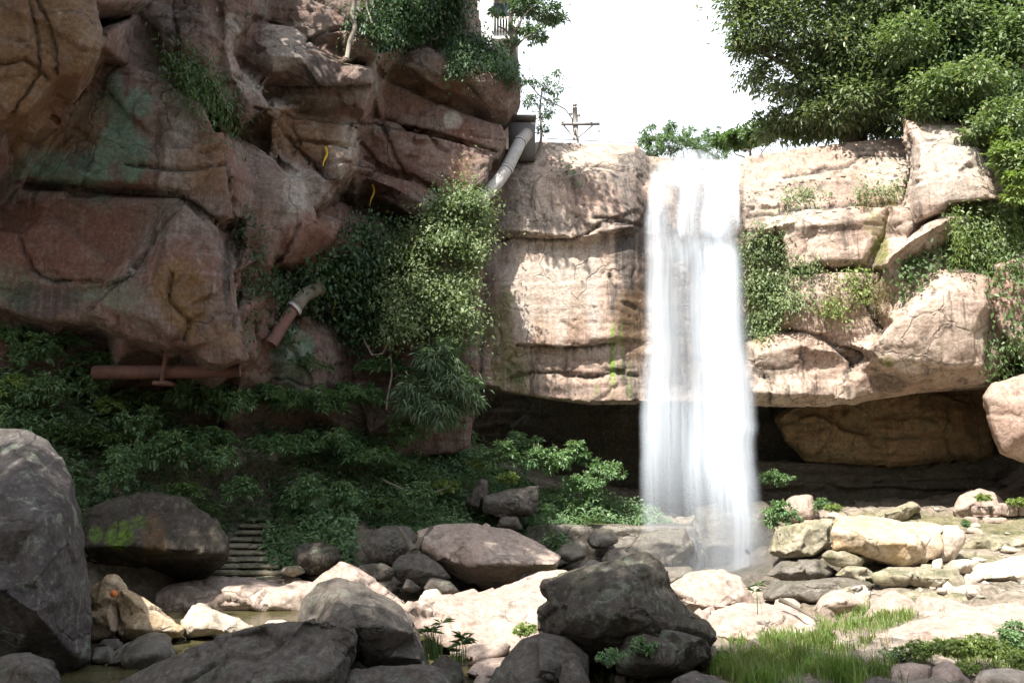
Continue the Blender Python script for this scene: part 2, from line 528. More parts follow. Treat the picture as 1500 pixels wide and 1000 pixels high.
def remeshed(parts, voxel):
    """union of closed parts by voxel remesh -> numpy verts, quads"""
    vs, fs = [], []
    for p, f in parts:
        o = len(vs)
        vs.extend([tuple(q) for q in p])
        fs.extend([tuple(i + o for i in g) for g in f])
    me = bpy.data.meshes.new("tmp"); me.from_pydata(vs, [], fs); me.update()
    import bmesh
    bm = bmesh.new(); bm.from_mesh(me)
    bmesh.ops.recalc_face_normals(bm, faces=bm.faces)
    bm.to_mesh(me); bm.free()
    o = bpy.data.objects.new("tmp", me); COL.objects.link(o)
    md = o.modifiers.new("r", 'REMESH'); md.mode = 'VOXEL'; md.voxel_size = voxel
    dg = bpy.context.evaluated_depsgraph_get(); dg.update()
    me2 = bpy.data.meshes.new_from_object(o.evaluated_get(dg))
    v = np.empty(len(me2.vertices) * 3); me2.vertices.foreach_get("co", v); v = v.reshape(-1, 3)
    ln = np.empty(len(me2.polygons), dtype=np.int32); me2.polygons.foreach_get("loop_total", ln)
    li = np.empty(len(me2.loops), dtype=np.int32); me2.loops.foreach_get("vertex_index", li)
    q = li.reshape(-1, 4) if (ln == 4).all() else None
    bpy.data.objects.remove(o); bpy.data.meshes.remove(me); bpy.data.meshes.remove(me2)
    return v, q

def lap(v, q, it, lam=0.42):
    e = np.concatenate([q[:, [0, 1]], q[:, [1, 2]], q[:, [2, 3]], q[:, [3, 0]]])
    a, b = e[:, 0], e[:, 1]
    cnt = np.bincount(a, minlength=len(v)).astype(float) + np.bincount(b, minlength=len(v))
    cnt = np.maximum(cnt, 1)
    for _ in range(it):
        s = np.stack([np.bincount(a, v[b, k], len(v)) + np.bincount(b, v[a, k], len(v)) for k in range(3)], 1)
        v = v + lam * (s / cnt[:, None] - v)
    return v

def normals(v, q):
    fn = np.cross(v[q[:, 2]] - v[q[:, 0]], v[q[:, 3]] - v[q[:, 1]])
    n = np.stack([sum(np.bincount(q[:, j], fn[:, k], len(v)) for j in range(4)) for k in range(3)], 1)
    return n / (np.linalg.norm(n, axis=1)[:, None] + 1e-9)

def weather(v, q, amp, size, seed=0, strata=0.5, it=2, crack=0.4, facet=0.5):
    v = lap(v, q, it)
    n = normals(v, q)
    p = v / size
    w = fbm(p * 1.1, 3, seed + 40)
    d = 0.42 * fbm(p * 1.2, 6, seed, 0.55) + 0.25 * (0.5 - np.abs(fbm(p * 4.2, 4, seed + 9)) * 2)
    ps = np.stack([v[:, 0] * 0.25, v[:, 1] * 0.25, v[:, 2] * 3.4], 1) + w[:, None] * 0.5
    s = fbm(ps, 3, seed + 21)
    s = np.sign(s) * np.abs(s) ** 0.6
    cr = fbm(p * np.array([1.6, 1.6, 1.0]), 3, seed + 33)
    c = -np.exp(-(cr / 0.035) ** 2) * smooth01(fbm(p * 0.7, 2, seed + 51), -0.1, 0.3)
    horiz = 1 - np.abs(n[:, 2])
    cb = fbm(p * np.array([0.55, 0.55, 2.6]), 4, seed + 81)
    bed = -np.exp(-(cb / 0.022) ** 2) * smooth01(fbm(p * 0.6, 2, seed + 91), -0.15, 0.2) * horiz
    tot = amp * (d + strata * s * horiz + crack * (c + 0.9 * bed))
    if facet > 0:
        pw = p + 0.07 * np.stack([fbm(p * 1.3, 2, seed + 61), fbm(p * 1.3, 2, seed + 62), fbm(p * 1.3, 2, seed + 63)], 1)
        f1, e1 = facets(pw * np.array([0.75, 0.75, 1.05]), seed + 3)
        f2, e2 = facets(pw * np.array([1.9, 1.9, 3.0]), seed + 13)
        gate = smooth01(fbm(p * 0.5, 2, seed + 71), -0.25, 0.25)
        tot = tot + facet * amp * (1.2 * f1 + 0.55 * f2 * gate - 0.25 * np.exp(-(e1 / 0.05) ** 2) * gate)
    return v + n * tot[:, None]

def polydist(px, py, line):
    best = np.full(len(px), 1e9)
    for (x0, y0), (x1, y1) in zip(line[:-1], line[1:]):
        dx, dy = x1 - x0, y1 - y0
        t = np.clip(((px - x0) * dx + (py - y0) * dy) / (dx * dx + dy * dy), 0, 1)
        best = np.minimum(best, np.hypot(px - x0 - t * dx, py - y0 - t * dy))
    return best

def cut_cracks(v, q, lines, depth=0.16, w=2.6):
    """real joints opened in the rock along mapped lines; one lip stands a little proud of the other"""
    n = normals(v, q)
    px, py = project(v)
    nz = fbm(v * 1.7, 3, 7) * 5 + fbm(v * 6.0, 2, 8) * 2.0
    cut = np.zeros(len(v))
    for ln in lines:
        d = polydist(px + nz, py + nz * .7, ln)
        cut = np.maximum(cut, np.exp(-(d / w) ** 2))
    front = n[:, 1] < 0.2
    return v - n * (depth * cut * front)[:, None], cut * front

def set_masks(o, v, blobs, cut=None):
    """blobs: (channel, px, py, rx, ry, strength); channels r g b a R G B = mask rgba, maskb rgb"""
    px, py = project(v)
    nz = fbm(v * np.array([1.2, 1.2, 0.7]), 5, 77)
    m = np.zeros((len(v), 4)); mb = np.zeros((len(v), 4)); mb[:, 3] = 1
    for ch, x, y, rx, ry, st in blobs:
        d = np.sqrt(((px - x) / rx) ** 2 + ((py - y) / ry) ** 2) + 0.55 * nz
        val = st * (1 - smooth01(d, 0.65, 1.05))
        if ch in 'rgba':
            k = 'rgba'.index(ch); m[:, k] = np.maximum(m[:, k], val)
        else:
            k = 'RGB'.index(ch); mb[:, k] = np.maximum(mb[:, k], val)
    if cut is not None: m[:, 1] = np.maximum(m[:, 1], smooth01(cut, .25, .8) * .9)
    for nm, a in (('mask', m), ('maskb', mb)):
        at = o.data.attributes.new(nm, 'FLOAT_COLOR', 'POINT')
        at.data.foreach_set('color', a.astype(np.float32).ravel())

ROCKS = []
def rock(name, label, outline, D, thick, mat, ridges=None, od=0.0, bulge=None, voxel=None, amp=0.05, it=1,
         jitter=0.5, cat='boulder', group=None, strata=0.3, crack=0.5, kind=None, soft=1.0, facet=1.25, masks=None, bev=None):
    seed = len(ROCKS) * 13 + 5
    part = relief(outline, ridges, D, thick, od, bulge, jitter, seed, bev)
    if voxel is None: voxel = max(0.022, D * 0.0024)
    v, q = remeshed([part], voxel)
    v = weather(v, q, amp, soft, seed, strata, it, crack, facet)
    o = based(name, v, q, M[mat])
    if masks: set_masks(o, v, masks)
    tag(o, label, cat, group, kind)
    ROCKS.append(o)
    return o

# ------------------------------------------------------------------ terrain
CTRL = [(-12,8,-.5),(-5,9,-.5),(0,9,-.4),(4,10,.05),(8,10,.3),(14,10,.5),
 (-12,13,-.5),(-6,13,-.5),(-2,13,-.5),(.8,13,-.35),(4,13,.25),(8,13,.35),(12,13,.5),
 (-13,17,-.4),(-8,17,-.5),(-4.5,17,-.5),(-2,17,-.1),(0,17,.1),(3,17,.3),(7,17,.4),(11,17,.6),
 (-14,19,.8),(-10.5,20,-.3),(-8,20.5,-.4),(-5,21,-.4),(-2.5,21,0),(0,21,.1),(3,21,-.1),(7,21,.45),(12,21,.9),
 (-13,22.5,4.6),(-11,23,2.6),(-8.5,23.3,.35),(-6.6,23.5,.35),(-5.2,24.2,.9),(-3,24,.4),(0,24.5,.1),(3,25,-.2),(6,24,.0),(7.5,24,.35),(9,25,.8),(13,25,1.1),
 (-13,24.5,6.4),(-10.5,25,4.6),(-8,25.5,2.6),(-5,26.5,1.9),
 (-12,28,7.2),(-9,27.5,5.6),(-6,28,3.9),(-3.5,28,2.2),(-1,28,1.25),(1,28,.6),(3,27.8,.05),(5,28,.0),(6.6,28.6,.1),(6.4,26,.0),(8.6,28,1.0),(12,28,1.6),
 (-8,31,6.4),(-4,31,4.6),(-1,32,3.3),(2,33,2.4),(5,34,1.8),(9,33,2.0),(14,33,2.1),(-14,30,8),(18,30,2.2),(18,20,1.2),(18,12,.8),
 (-18,24,8),(-18,17,3),(-18,10,1),(0,0,-.1),(-8,0,.0),(10,0,.5),(0,-14,.2),(-16,-10,2.5),(16,-10,1.5),(0,40,4),(15,40,3.5),(-15,40,9)]
CT = np.array(CTRL, float)
def _tps(r2): return 0.5 * r2 * np.log(r2 + 1e-9)
_K = _tps(((CT[:, None, :2] - CT[None, :, :2]) ** 2).sum(2)) + np.eye(len(CT)) * 0.4
_A = np.zeros((len(CT) + 3, len(CT) + 3)); _A[:len(CT), :len(CT)] = _K
_Q = np.c_[np.ones(len(CT)), CT[:, :2]]; _A[:len(CT), len(CT):] = _Q; _A[len(CT):, :len(CT)] = _Q.T
_W = np.linalg.solve(_A, np.r_[CT[:, 2], 0, 0, 0])
def ground_z(x, y):
    x = np.atleast_1d(np.asarray(x, float)); y = np.atleast_1d(np.asarray(y, float))
    xc, yc = np.clip(x, -19, 19), np.clip(y, -15, 41)
    out = np.empty(len(x))
    for a in range(0, len(x), 20000):
        s = slice(a, a + 20000)
        r2 = (xc[s, None] - CT[:, 0]) ** 2 + (yc[s, None] - CT[:, 1]) ** 2
        out[s] = _tps(r2) @ _W[:-3] + _W[-3] + _W[-2] * xc[s] + _W[-1] * yc[s]
    p = np.stack([x, y, np.zeros_like(x)], 1)
    far = np.clip(np.maximum(np.abs(x) - 19, np.maximum(-15 - y, y - 41)), 0, 200)
    st = np.clip((y - 23.3) / 3.6, 0, 1)
    cap = 0.15 + 1.75 * st
    sx = -0.285 * y
    w = smooth01(x, sx - 2.6, sx - 1.9) * (1 - smooth01(x, sx - 0.2 + 0.4, sx + 0.9)) * smooth01(y, 22.3, 23) * (1 - smooth01(y, 26.6, 27.4))
    out = out * (1 - w) + np.minimum(out, cap) * w
    f1, e1 = facets(np.stack([x * .55, y * .55, 0 * x], 1), 5); f2, e2 = facets(np.stack([x * 1.7, y * 1.7, 0 * x], 1), 8)
    rk = smooth01(x, -2, 1) * (1 - smooth01(np.abs(x), 18, 22))
    out = out + rk * (0.10 * f1 + 0.05 * f2 - 0.06 * np.exp(-(e1 / .05) ** 2))
    return out + 0.10 * fbm(p * 0.9, 4, 3) + 0.05 * fbm(p * 3.1, 3, 4) + np.minimum(far * 0.7, 14)

gx = np.concatenate([np.linspace(-160, -20, 30), np.arange(-19.5, 19.5, 0.14), np.linspace(20, 160, 30)])
gy = np.concatenate([np.linspace(-120, -13, 24), np.linspace(-12, 6, 40), np.arange(6.2, 38, 0.14), np.linspace(38.5, 190, 30)])
GX, GY = np.meshgrid(gx, gy)
tv = np.stack([GX.ravel(), GY.ravel(), ground_z(GX.ravel(), GY.ravel())], 1)
nxx, nyy = len(gx), len(gy)
ii = (np.arange(nyy - 1)[:, None] * nxx + np.arange(nxx - 1)[None, :]).ravel()
tq = np.stack([ii, ii + 1, ii + 1 + nxx, ii + nxx], 1)
ground = link('ground', mesh_np('ground', tv, tq, smooth=True), M['ground'])
tag(ground, kind='structure')
GROUND_MASKS = [('g',1000,830,130,50,.75),('g',1140,835,110,42,.6),('g',1230,850,60,24,.45),('a',1190,790,70,30,.6),('a',1330,765,120,18,.5),('a',1480,775,60,20,.5),('g',880,800,120,50,.8),('a',900,790,60,20,.6),('g',640,850,120,40,.7),('g',420,840,90,30,.6),('g',250,960,150,60,.7),('g',1330,845,40,14,.4),('a',1420,820,50,14,.5),('R',1220,900,80,30,.3)]
#PART2
# ------------------------------------------------------------------ cliffs
set_masks(ground, tv, GROUND_MASKS)
def R(outline, ridges, D, thick, **k):
    return relief(outline, ridges, D, thick, **k)

def arr(pts):  # absolute Y given per point -> deltas from 0
    return pts

side_parts = []
BACK = []
# backing wall of the left cliff (absolute distances in the third value, D = 0)
side_parts.append(R([(-420,-420,20),(150,-420,26),(540,-380,31),(690,-60,32),(700,170,31.8),(705,330,31.2),(702,500,30.8),(690,660,30.5),(520,680,29.6),(330,660,27.5),(150,650,25.8),(-420,650,20)],
   [[(150,100,24.6)],[(350,300,27)],[(520,320,31.2)],[(200,520,25)],[(600,480,29.4)],[(450,500,28)]], 0, 3))
def L(outline, D, ridges=None, thick=3.0, **k):
    k.setdefault('jitter', 0.5)
    k.setdefault('bev', (4, .28)); k.setdefault('rs', .55)
    BACK.append((outline, D))
    side_parts.append(R(outline, ridges, D, thick, seed=len(side_parts) * 7 + 3, **k))
L([(-220,-220),(132,-220),(138,0),(144,60),(142,84),(118,114),(82,122),(68,142),(45,171),(8,184),(-220,205)], 18.8,
  [[(40,-60,-.9),(36,60,-1.0),(10,160,-.5)],[(62,10,-.55),(75,100,-.4)],[(110,10,-.5),(118,70,-.5)],[(-80,120,-1.2)]], thick=3)
L([(-220,190),(10,170),(60,150),(100,115),(140,90),(130,140),(95,190),(45,250),(10,300),(-40,370),(-220,380)], 22.2, [[(60,190,.1)],[(10,260,.1)],[(-80,260,-.3)]], thick=2)
L([(150,92),(190,98),(245,118),(300,152),(330,205),(343,262),(335,320),(300,322),(262,282),(200,278),(120,272),(22,262),(60,222),(112,165)], 22.6,
  [[(180,140,-.25)],[(240,170,-.45),(262,230,-.5)],[(120,230,-.2)],[(200,240,-.45)],[(310,240,-.3)],[(40,255,-.05),(200,268,-.5),(270,275,-.5)]])
L([(18,276),(120,284),(200,287),(262,290),(320,330),(345,400),(350,460),(330,500),(270,510),(180,485),(150,470),(75,472),(0,452),(-220,455),(-220,330)], 22.6,
  [[(60,300,-.15),(200,305,-.15)],[(60,380,-.3)],[(130,380,-.25)],[(-60,400,-.6)],[(80,440,.1)]])
L([(240,310),(268,296),(310,335),(345,410),(350,455),(334,492),(285,514),(250,511),(190,492),(145,470),(132,455),(160,422),(195,360)], 22.0,
  [[(240,350,-.5),(236,400,-1.0),(215,462,-1.0)],[(290,400,-.75),(275,430,-.45),(300,470,-.35)],[(180,455,-.4)],[(325,440,-.3)],[(250,490,-.55)],[(160,462,.1),(205,475,-.2)]])
L([(283,520),(330,462),(350,478),(356,528),(330,538),(305,535)], 22.2, [[(318,500,-.35),(332,470,-.2)],[(340,515,-.3)]], thick=2)
L([(300,215),(345,188),(400,225),(430,262),(420,330),(400,390),(382,405),(368,480),(356,540),(344,540),(350,430),(335,330)], 24.6,
  [[(345,230,-.8),(360,330,-.9),(355,430,-.6)],[(395,290,-.6),(385,360,-.4)],[(375,250,-.7)]])
L([(392,265),(430,268),(455,300),(462,332),(440,365),(415,385),(398,370),(385,320)], 24.8, [[(425,300,-.6),(428,345,-.4)],[(448,325,-.3)],[(400,330,-.5)]])
L([(424,360),(452,315),(470,312),(502,325),(490,352),(470,372),(450,402),(425,432),(405,405)], 26.6, [[(468,330,-.5),(462,365,-.4)],[(435,385,-.3)]])
L([(368,402),(398,395),(408,420),(402,480),(380,525),(360,520)], 25.2, [[(388,430,-.4),(380,490,-.3)]])
L([(410,470),(445,455),(470,490),(480,540),(478,600),(415,600)], 27.2, [[(440,500,-.4),(445,570,-.3)]])
L([(520,470),(560,440),(600,480),(605,600),(540,640),(515,560)], 28.6, [[(560,500,-.4),(565,590,-.4)]])
L([(140,-160),(255,-160),(258,30),(252,100),(240,113),(185,98),(150,88),(143,40)], 23.6, [[(200,0,-.5),(210,60,-.3)],[(170,60,-.2)],[(190,-80,-.6)]])
L([(205,20),(225,2),(262,20),(300,5),(322,60),(312,105),(330,150),(300,145),(250,112),(230,80)], 23.3, [[(260,50,-.5),(270,100,-.3)],[(300,80,-.5)],[(235,40,-.3)]])
L([(300,-160),(352,-160),(372,20),(348,72),(352,105),(382,130),(400,160),(352,188),(318,160),(308,60)], 24.0, [[(330,-60,-.6),(328,60,-.5),(345,120,-.5)],[(320,110,-.2)],[(365,150,-.4)]])
L([(342,66),(372,30),(430,38),(470,74),(502,92),(545,98),(548,126),(480,134),(458,130),(420,112),(390,118),(352,92)], 25.0,
  [[(408,46,-.3),(402,78,-.8),(398,105,-.4)],[(440,85,-.6),(465,122,-.5)],[(370,60,-.4)],[(510,112,-.4)]])
L([(345,-160),(560,-160),(556,20),(548,60),(505,72),(450,62),(402,34),(366,18)], 25.6, [[(400,-60,-.6),(430,10,-.5),(480,50,-.7)],[(520,-40,-.5)],[(535,40,-.6)]])
L([(498,48),(545,30),(553,56),(550,84),(530,80),(500,66)], 25.0, [[(530,55,-.35)]], thick=2)
L([(492,100),(550,95),(552,118),(545,134),(535,166),(505,158),(485,132)], 25.4, [[(520,100,-.3),(522,128,-.5),(515,150,-.1)],[(540,115,-.3)]], thick=2)
L([(372,150,.5),(402,138,.9),(445,150,1.0),(522,168,.6),(526,182),(518,242),(498,264),(485,268),(440,238),(388,212)], 25.9,
  [[(376,160,0),(440,173,-.45),(522,182,-.2)],[(400,195,-.2),(450,215,-.35),(505,235,-.3)],[(430,200,-.5)]])
L([(345,190),(395,205),(440,232),(490,262),(480,290),(455,300),(425,262),(395,235)], 25.6, [[(400,225,-.35),(460,262,-.3)]])
L([(526,120),(560,110),(605,130),(680,163),(722,178),(726,215),(716,226),(660,202),(600,186),(548,170),(535,166)], 29.2,
  [[(550,125,-.35),(610,150,-.45),(700,195,-.35)],[(545,155,-.15),(640,185,-.2)]], rs=.25, bev=(4, .3))
L([(524,176),(560,176),(612,194),(722,228),(714,268),(690,282),(660,294),(600,260),(530,234),(518,246)], 29.0,
  [[(545,195,-.35),(620,220,-.5),(700,245,-.3)],[(560,225,-.3),(640,265,-.35)],[(535,185,-.2),(550,215,-.1)]], rs=.25, bev=(4, .3))
L([(488,264),(520,240),(560,248),(612,268),(662,298),(640,312),(612,328,.7),(575,305,1.1),(535,282,1.1),(500,276,.8)], 28.9,
  [[(530,258,-.4),(590,282,-.5),(632,308,-.4)],[(520,272,.0),(575,295,.1),(610,318,.1)]])
L([(552,72,.6),(600,60,.7),(640,62,.6),(690,74,.6),(740,94,.5),(766,114,.4),(764,136,.6),(746,166,.9),(720,172,1.0),(680,166,1.2),(620,141,1.1),(570,116,.8),(553,98,.4)], 28.9,
  [[(556,92,-.5),(600,98,-.9),(660,108,-1.2),(720,118,-1.1),(758,122,-.3)],[(600,78,-.4),(680,90,-.6),(735,106,-.5)],[(640,128,-.5),(700,148,-.4),(740,150,0)]], thick=3.5)
L([(500,-260),(676,-260),(676,-20),(688,44),(728,82),(752,104),(690,86),(600,66),(552,62)], 29.6, [[(560,0,-.6),(600,40,-.5)],[(640,-60,-.6)],[(680,50,-.5)],[(640,45,.8)]], thick=4)
L([(585,365),(620,322),(660,298),(706,286),(712,340),(702,420),(702,560),(640,600),(590,560),(560,470),(562,405)], 28.3, [[(650,340,-.4),(640,450,-.5)],[(680,430,-.3)],[(600,420,-.2)]], thick=3)
L([(712,176),(736,180),(746,202),(732,232),(712,236)], 29.4, [[(728,205,-.3)]], thick=2)

# rock filling the joints a little way behind the faces, so the cliff is one continuous face
bp_ = []
for ol, D_ in BACK:
    for t_ in ol:
        if any((t_[0] - b_[0]) ** 2 + (t_[1] - b_[1]) ** 2 < 100 for b_ in bp_): continue
        if 480 < t_[0] < 640 and 262 < t_[1] < 345 or t_[0] < -215 or t_[1] < -150 or t_[0] > 700: continue
        bp_.append((t_[0], t_[1], D_ + .42))
bp_ += [(520, 300, 30.6), (560, 312, 30.9), (600, 330, 30.9), (500, 290, 30.2), (610, 345, 30.6), (150, 590, 25.5), (300, 590, 27), (30, 500, 24.2), (150, 500, 24.8), (250, 540, 25.5)]
side_parts.append(relief([(-230,-160,19.5),(150,-160,24),(420,-160,26.3),(560,-160,28),(690,-60,31),(705,40,31),(706,170,31),(705,330,30.6),(702,500,30.2),(690,620,30),(520,640,29),(330,640,26.8),(150,640,25.4),(-230,640,20.5)],
   [[b_] for b_ in bp_], 0, 2.5))
v, q = remeshed(side_parts, 0.062)
v = weather(v, q, 0.085, 2.4, 11, 0.4, 1, 1.2, 1.15)
v, cut = cut_cracks(v, q, [[(20,268),(120,277),(200,284),(262,286),(300,312),(332,338)],[(272,290),(225,340),(200,390),(165,420),(130,455)],[(35,-20),(60,60),(55,110),(10,180)],[(45,-20),(78,50),(84,110)],
   [(515,180),(600,188),(660,203),(728,222)],[(560,178),(575,225),(592,258)],[(600,256),(660,294)],[(500,237),(560,250),(604,263)],[(632,198),(640,215),(656,222)],[(376,160),(440,173),(522,182)],
   [(330,220),(350,330),(346,480)],[(30,350),(45,395),(75,412),(152,412)],[(300,150),(352,186),(400,160)],[(345,110),(380,128),(460,132),(545,128)],[(255,0),(258,60),(245,112)],[(250,400),(246,440),(275,470),(268,500)],
   [(395,150),(430,215),(486,266)],[(0,95),(40,90),(75,120)],[(400,395),(425,355),(440,330)],[(180,240),(262,250),(335,240)],[(450,60),(500,40),(556,50)],[(525,205),(545,230),(560,250)],[(430,225),(440,205),(520,215)]])
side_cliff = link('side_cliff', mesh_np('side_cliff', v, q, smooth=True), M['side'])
tag(side_cliff, kind='structure')
set_masks(side_cliff, v, cut=cut, blobs=[('r',150,190,50,75,.9),('r',110,250,95,32,.9),('r',205,150,22,26,.8),('r',165,130,16,28,.7),('r',190,235,40,45,.8),('r',60,240,40,30,.6),
  ('r',150,300,20,30,.35),('r',110,330,18,40,.3),('r',140,385,12,40,.3),('r',430,520,35,60,.6),('r',180,430,40,30,.4),('r',20,420,40,45,.4),('r',130,425,40,20,.4),
  ('R',265,430,55,75,.9),('R',60,100,100,160,.75),('R',110,60,60,90,.6),('R',450,190,70,50,.6),('R',300,235,40,50,.5),('R',620,120,90,40,.4),('R',320,490,40,30,.5),
  ('B',90,350,130,75,.75),('B',110,160,50,60,.5),('B',620,235,110,60,.65),('B',460,360,60,60,.8),('B',570,160,60,30,.4),('B',300,90,60,60,.4),('B',390,420,30,110,.4),
  ('b',660,175,16,16,.9),('b',590,215,18,12,.5),('b',645,230,30,40,.5),('b',628,300,16,22,.8),('b',505,215,24,50,.7),('b',450,150,60,14,.6),('b',420,80,40,30,.5),('b',440,50,50,20,.5),
  ('b',265,215,26,70,.4),('b',430,300,24,60,.55),('b',340,60,14,60,.5),('b',350,120,45,24,.4),('b',250,270,24,24,.5),('b',430,360,10,40,.5),
  ('g',120,235,22,20,.7),('g',60,440,70,30,.6),('g',332,400,8,60,.8),('g',405,470,16,90,.8),('g',250,60,60,60,.5),('g',470,105,40,25,.6),('g',250,440,20,40,.4),('g',80,270,30,12,.6),('g',15,300,20,60,.6)])

# main cliff with the fall
fp = []
BACK2 = []
def C(outline, D, ridges=None, thick=3.0, **k):
    k.setdefault('jitter', 0.4)
    k.setdefault('bev', (5, .35) if len(fp) else None)
    if 0 < len(fp) < 9: BACK2.append((outline, D))
    fp.append(R(outline, ridges, D, thick, seed=len(fp) * 11 + 2, **k))
C([(695,330,.3),(700,262,.6),(728,220,1.2),(790,207,1.6),(840,209,1.8),(930,212,2.0),(950,228,2.2),(1080,236,2.2),(1095,228,2.2),(1300,200,2.2),(1480,205,2),(1700,210,0),
   (1700,560,-2),(1450,566,-.6),(1300,578,-.1),(1200,592,0),(1100,592,.1),(930,587,.1),(860,590,.0),(800,582,.1),(740,572,.2),(697,560,.3)], 30.9,
  [[(760,260,.1),(860,255,.1),(930,265,.4)],[(760,338,-.45),(840,348,-.45),(930,330,-.25)],[(750,356,.05),(840,360,.1),(930,345,.2)],[(740,420,-.15),(820,430,-.25),(920,420,.1)],
   [(760,502,-.4),(840,508,-.45),(900,494,-.25)],[(765,514,.05),(850,517,.0),(905,506,.15)],[(780,560,.05),(880,565,.05)],[(715,470,.1)],[(950,300,.6),(950,500,.6)],[(1010,350,-.3),(1015,420,.0),(1015,540,.3)],
   [(1090,302,.45),(1200,290,.45),(1320,276,.3)],[(1085,316,.25),(1200,306,.1),(1310,300,.0)],[(1090,480,.3)],[(1300,400,-.4)],[(1450,400,-1.0)]], thick=9)
# right top ledge with its underside
C([(1083,236,.8),(1096,222,1.2),(1130,202,1.6),(1200,186,1.8),(1262,177,1.8),(1325,168,1.6),(1338,200,.6),(1336,245,.3),(1330,272,.5),(1260,288,.7),(1200,292,.7),(1130,304,.7),(1086,306,.6)], 30.5,
  [[(1084,282,-.1),(1105,284,-.35),(1140,273,-.5),(1200,262,-.6),(1262,256,-.55),(1332,246,-.3)],[(1090,250,0),(1140,222,.1),(1220,206,.1),(1320,192,.0)],[(1120,255,-.3),(1220,238,-.4),(1320,222,-.25)],[(1180,258,-.45),(1240,246,-.5),(1300,246,-.4)]], thick=3)
# bright right block and its overhang
C([(1322,172,1.4),(1380,172,1.5),(1432,182,1.2),(1452,235,.4),(1478,282,.3),(1474,298,.5),(1440,302,1.0),(1400,304,1.0),(1384,318,.7),(1352,332,.6),(1326,350,.5),(1318,310,.5),(1334,252,.4)], 29.0,
  [[(1345,260,-.2),(1400,255,-.5),(1450,282,-.4)],[(1350,215,.1),(1430,225,.0)],[(1340,300,-.1),(1385,295,-.6),(1466,290,-.35)],[(1345,322,.0),(1380,308,-.4)]], thick=3)
C([(1294,388),(1310,362),(1350,330),(1390,312),(1420,318),(1400,350,.5),(1362,376,.6),(1302,397,.5)], 28.6, [[(1300,384,-.2),(1330,355,-.4),(1388,322,-.4)],[(1345,365,.1)]], thick=2)
C([(1268,512),(1310,468),(1332,436),(1372,398),(1402,392),(1452,404),(1458,440),(1448,480),(1442,540),(1385,548),(1332,557),(1300,542),(1278,526)], 28.6,
  [[(1275,512,-.2),(1312,474,-.5),(1342,452,-.75),(1392,424,-.6)],[(1340,500,-.6),(1420,490,-.5)],[(1315,510,-.35),(1330,530,-.25)],[(1390,535,-.35)],[(1380,450,-.75),(1440,445,-.45)]], thick=3)
C([(1178,304,.4),(1270,294,.4),(1302,300),(1296,345),(1272,392),(1225,395),(1150,398),(1142,332)], 30.3, [[(1185,330,-.3),(1280,318,-.35)],[(1180,345,-.1),(1280,335,-.2)],[(1200,380,-.3),(1262,380,-.3)]], thick=2)
C([(1090,330,.3),(1150,318,.3),(1180,308,.3),(1180,330,.2),(1140,345,.2),(1095,360,.2)], 30.3, [[(1120,335,-.3),(1160,325,-.3)]], thick=2)
C([(1150,400),(1270,396),(1275,450),(1290,480),(1262,520),(1180,500),(1140,470)], 30.2, [[(1190,430,-.3),(1250,440,-.3)],[(1220,480,-.2)]], thick=2)
C([(1092,500),(1130,488),(1175,486),(1232,500),(1250,532),(1246,560),(1215,585),(1150,594),(1100,593),(1088,560)], 30.2,
  [[(1110,520,-.4),(1170,506,-.5),(1225,515,-.3)],[(1110,548,-.1),(1165,548,-.1),(1205,535,.05)],[(1105,575,-.35),(1180,576,-.4)]], thick=2.5)
C([(1220,560),(1260,530),(1290,520),(1300,545),(1290,575),(1250,592),(1222,588)], 29.9, [[(1258,555,-.3)]], thick=2)
C([(1438,580),(1452,560),(1520,540),(1600,560),(1600,690),(1500,677),(1466,662),(1446,612)], 27.6, [[(1470,590,-.4),(1488,640,-.4)],[(1540,600,-.6)]], thick=4)
C([(1456,386),(1500,372),(1560,380),(1560,560),(1510,540),(1478,502),(1457,470)], 28.4, [[(1490,420,-.4),(1500,470,-.3)],[(1530,500,-.4)]], thick=3)
# hillside above the right side
C([(1262,-260,3),(1800,-260,0),(1800,420,-2),(1500,330,0),(1452,235,.6),(1432,186,1.2),(1322,176,2.2)], 30.0, [[(1480,120,.3)],[(1600,200,-.5)],[(1400,60,1.5)]], thick=5)
bp2 = []
for ol, D_ in BACK2:
    for t_ in ol:
        if any((t_[0] - b_[0]) ** 2 + (t_[1] - b_[1]) ** 2 < 80 for b_ in bp2): continue
        if t_[1] < 300 and t_[0] < 1325 or t_[1] < 225 or t_[0] > 1470 or t_[0] < 1092 or t_[1] > 590 or 1395 < t_[0] and 300 < t_[1] < 395: continue
        bp2.append((t_[0], t_[1], D_ + (t_[2] if len(t_) > 2 else 0) * .5 + .38))
fp.append(relief([(1088,305,31.0),(1180,296,31.1),(1322,282,30.8),(1345,215,30.6),(1440,225,30.2),(1480,300,29.8),(1480,540,29.3),(1440,562,29.3),(1300,582,30.4),(1200,596,30.6),(1100,596,30.8)], [[b_] for b_ in bp2], 0, 2.0))
v, q = remeshed(fp, 0.07)
v = weather(v, q, 0.07, 2.2, 31, 0.45, 1, 1.2, 0.7)
v, cut = cut_cracks(v, q, [[(700,362),(745,350),(840,354),(862,342),(885,325),(935,330)],[(870,318),(905,322),(940,332)],[(893,402),(905,440),(932,452)],[(745,552),(800,545),(870,553),(905,545),(935,552)],
   [(1112,550),(1128,553),(1128,592)],[(1205,492),(1250,530),(1228,566)],[(1320,300),(1334,250),(1330,200)],[(1150,398),(1225,394),(1290,398)],[(1095,318),(1180,304),(1320,296)],[(1150,260),(1240,242),(1262,228),(1330,226)],
   [(1290,402),(1268,440),(1290,480)],[(1090,478),(1180,486),(1262,520)],[(900,505),(830,512),(760,508)],[(860,240),(930,250),(945,270)],[(1135,330),(1145,395)],[(1360,205),(1440,215)]], .13)
cliff = link('cliff', mesh_np('cliff', v, q, smooth=True), M['face'])
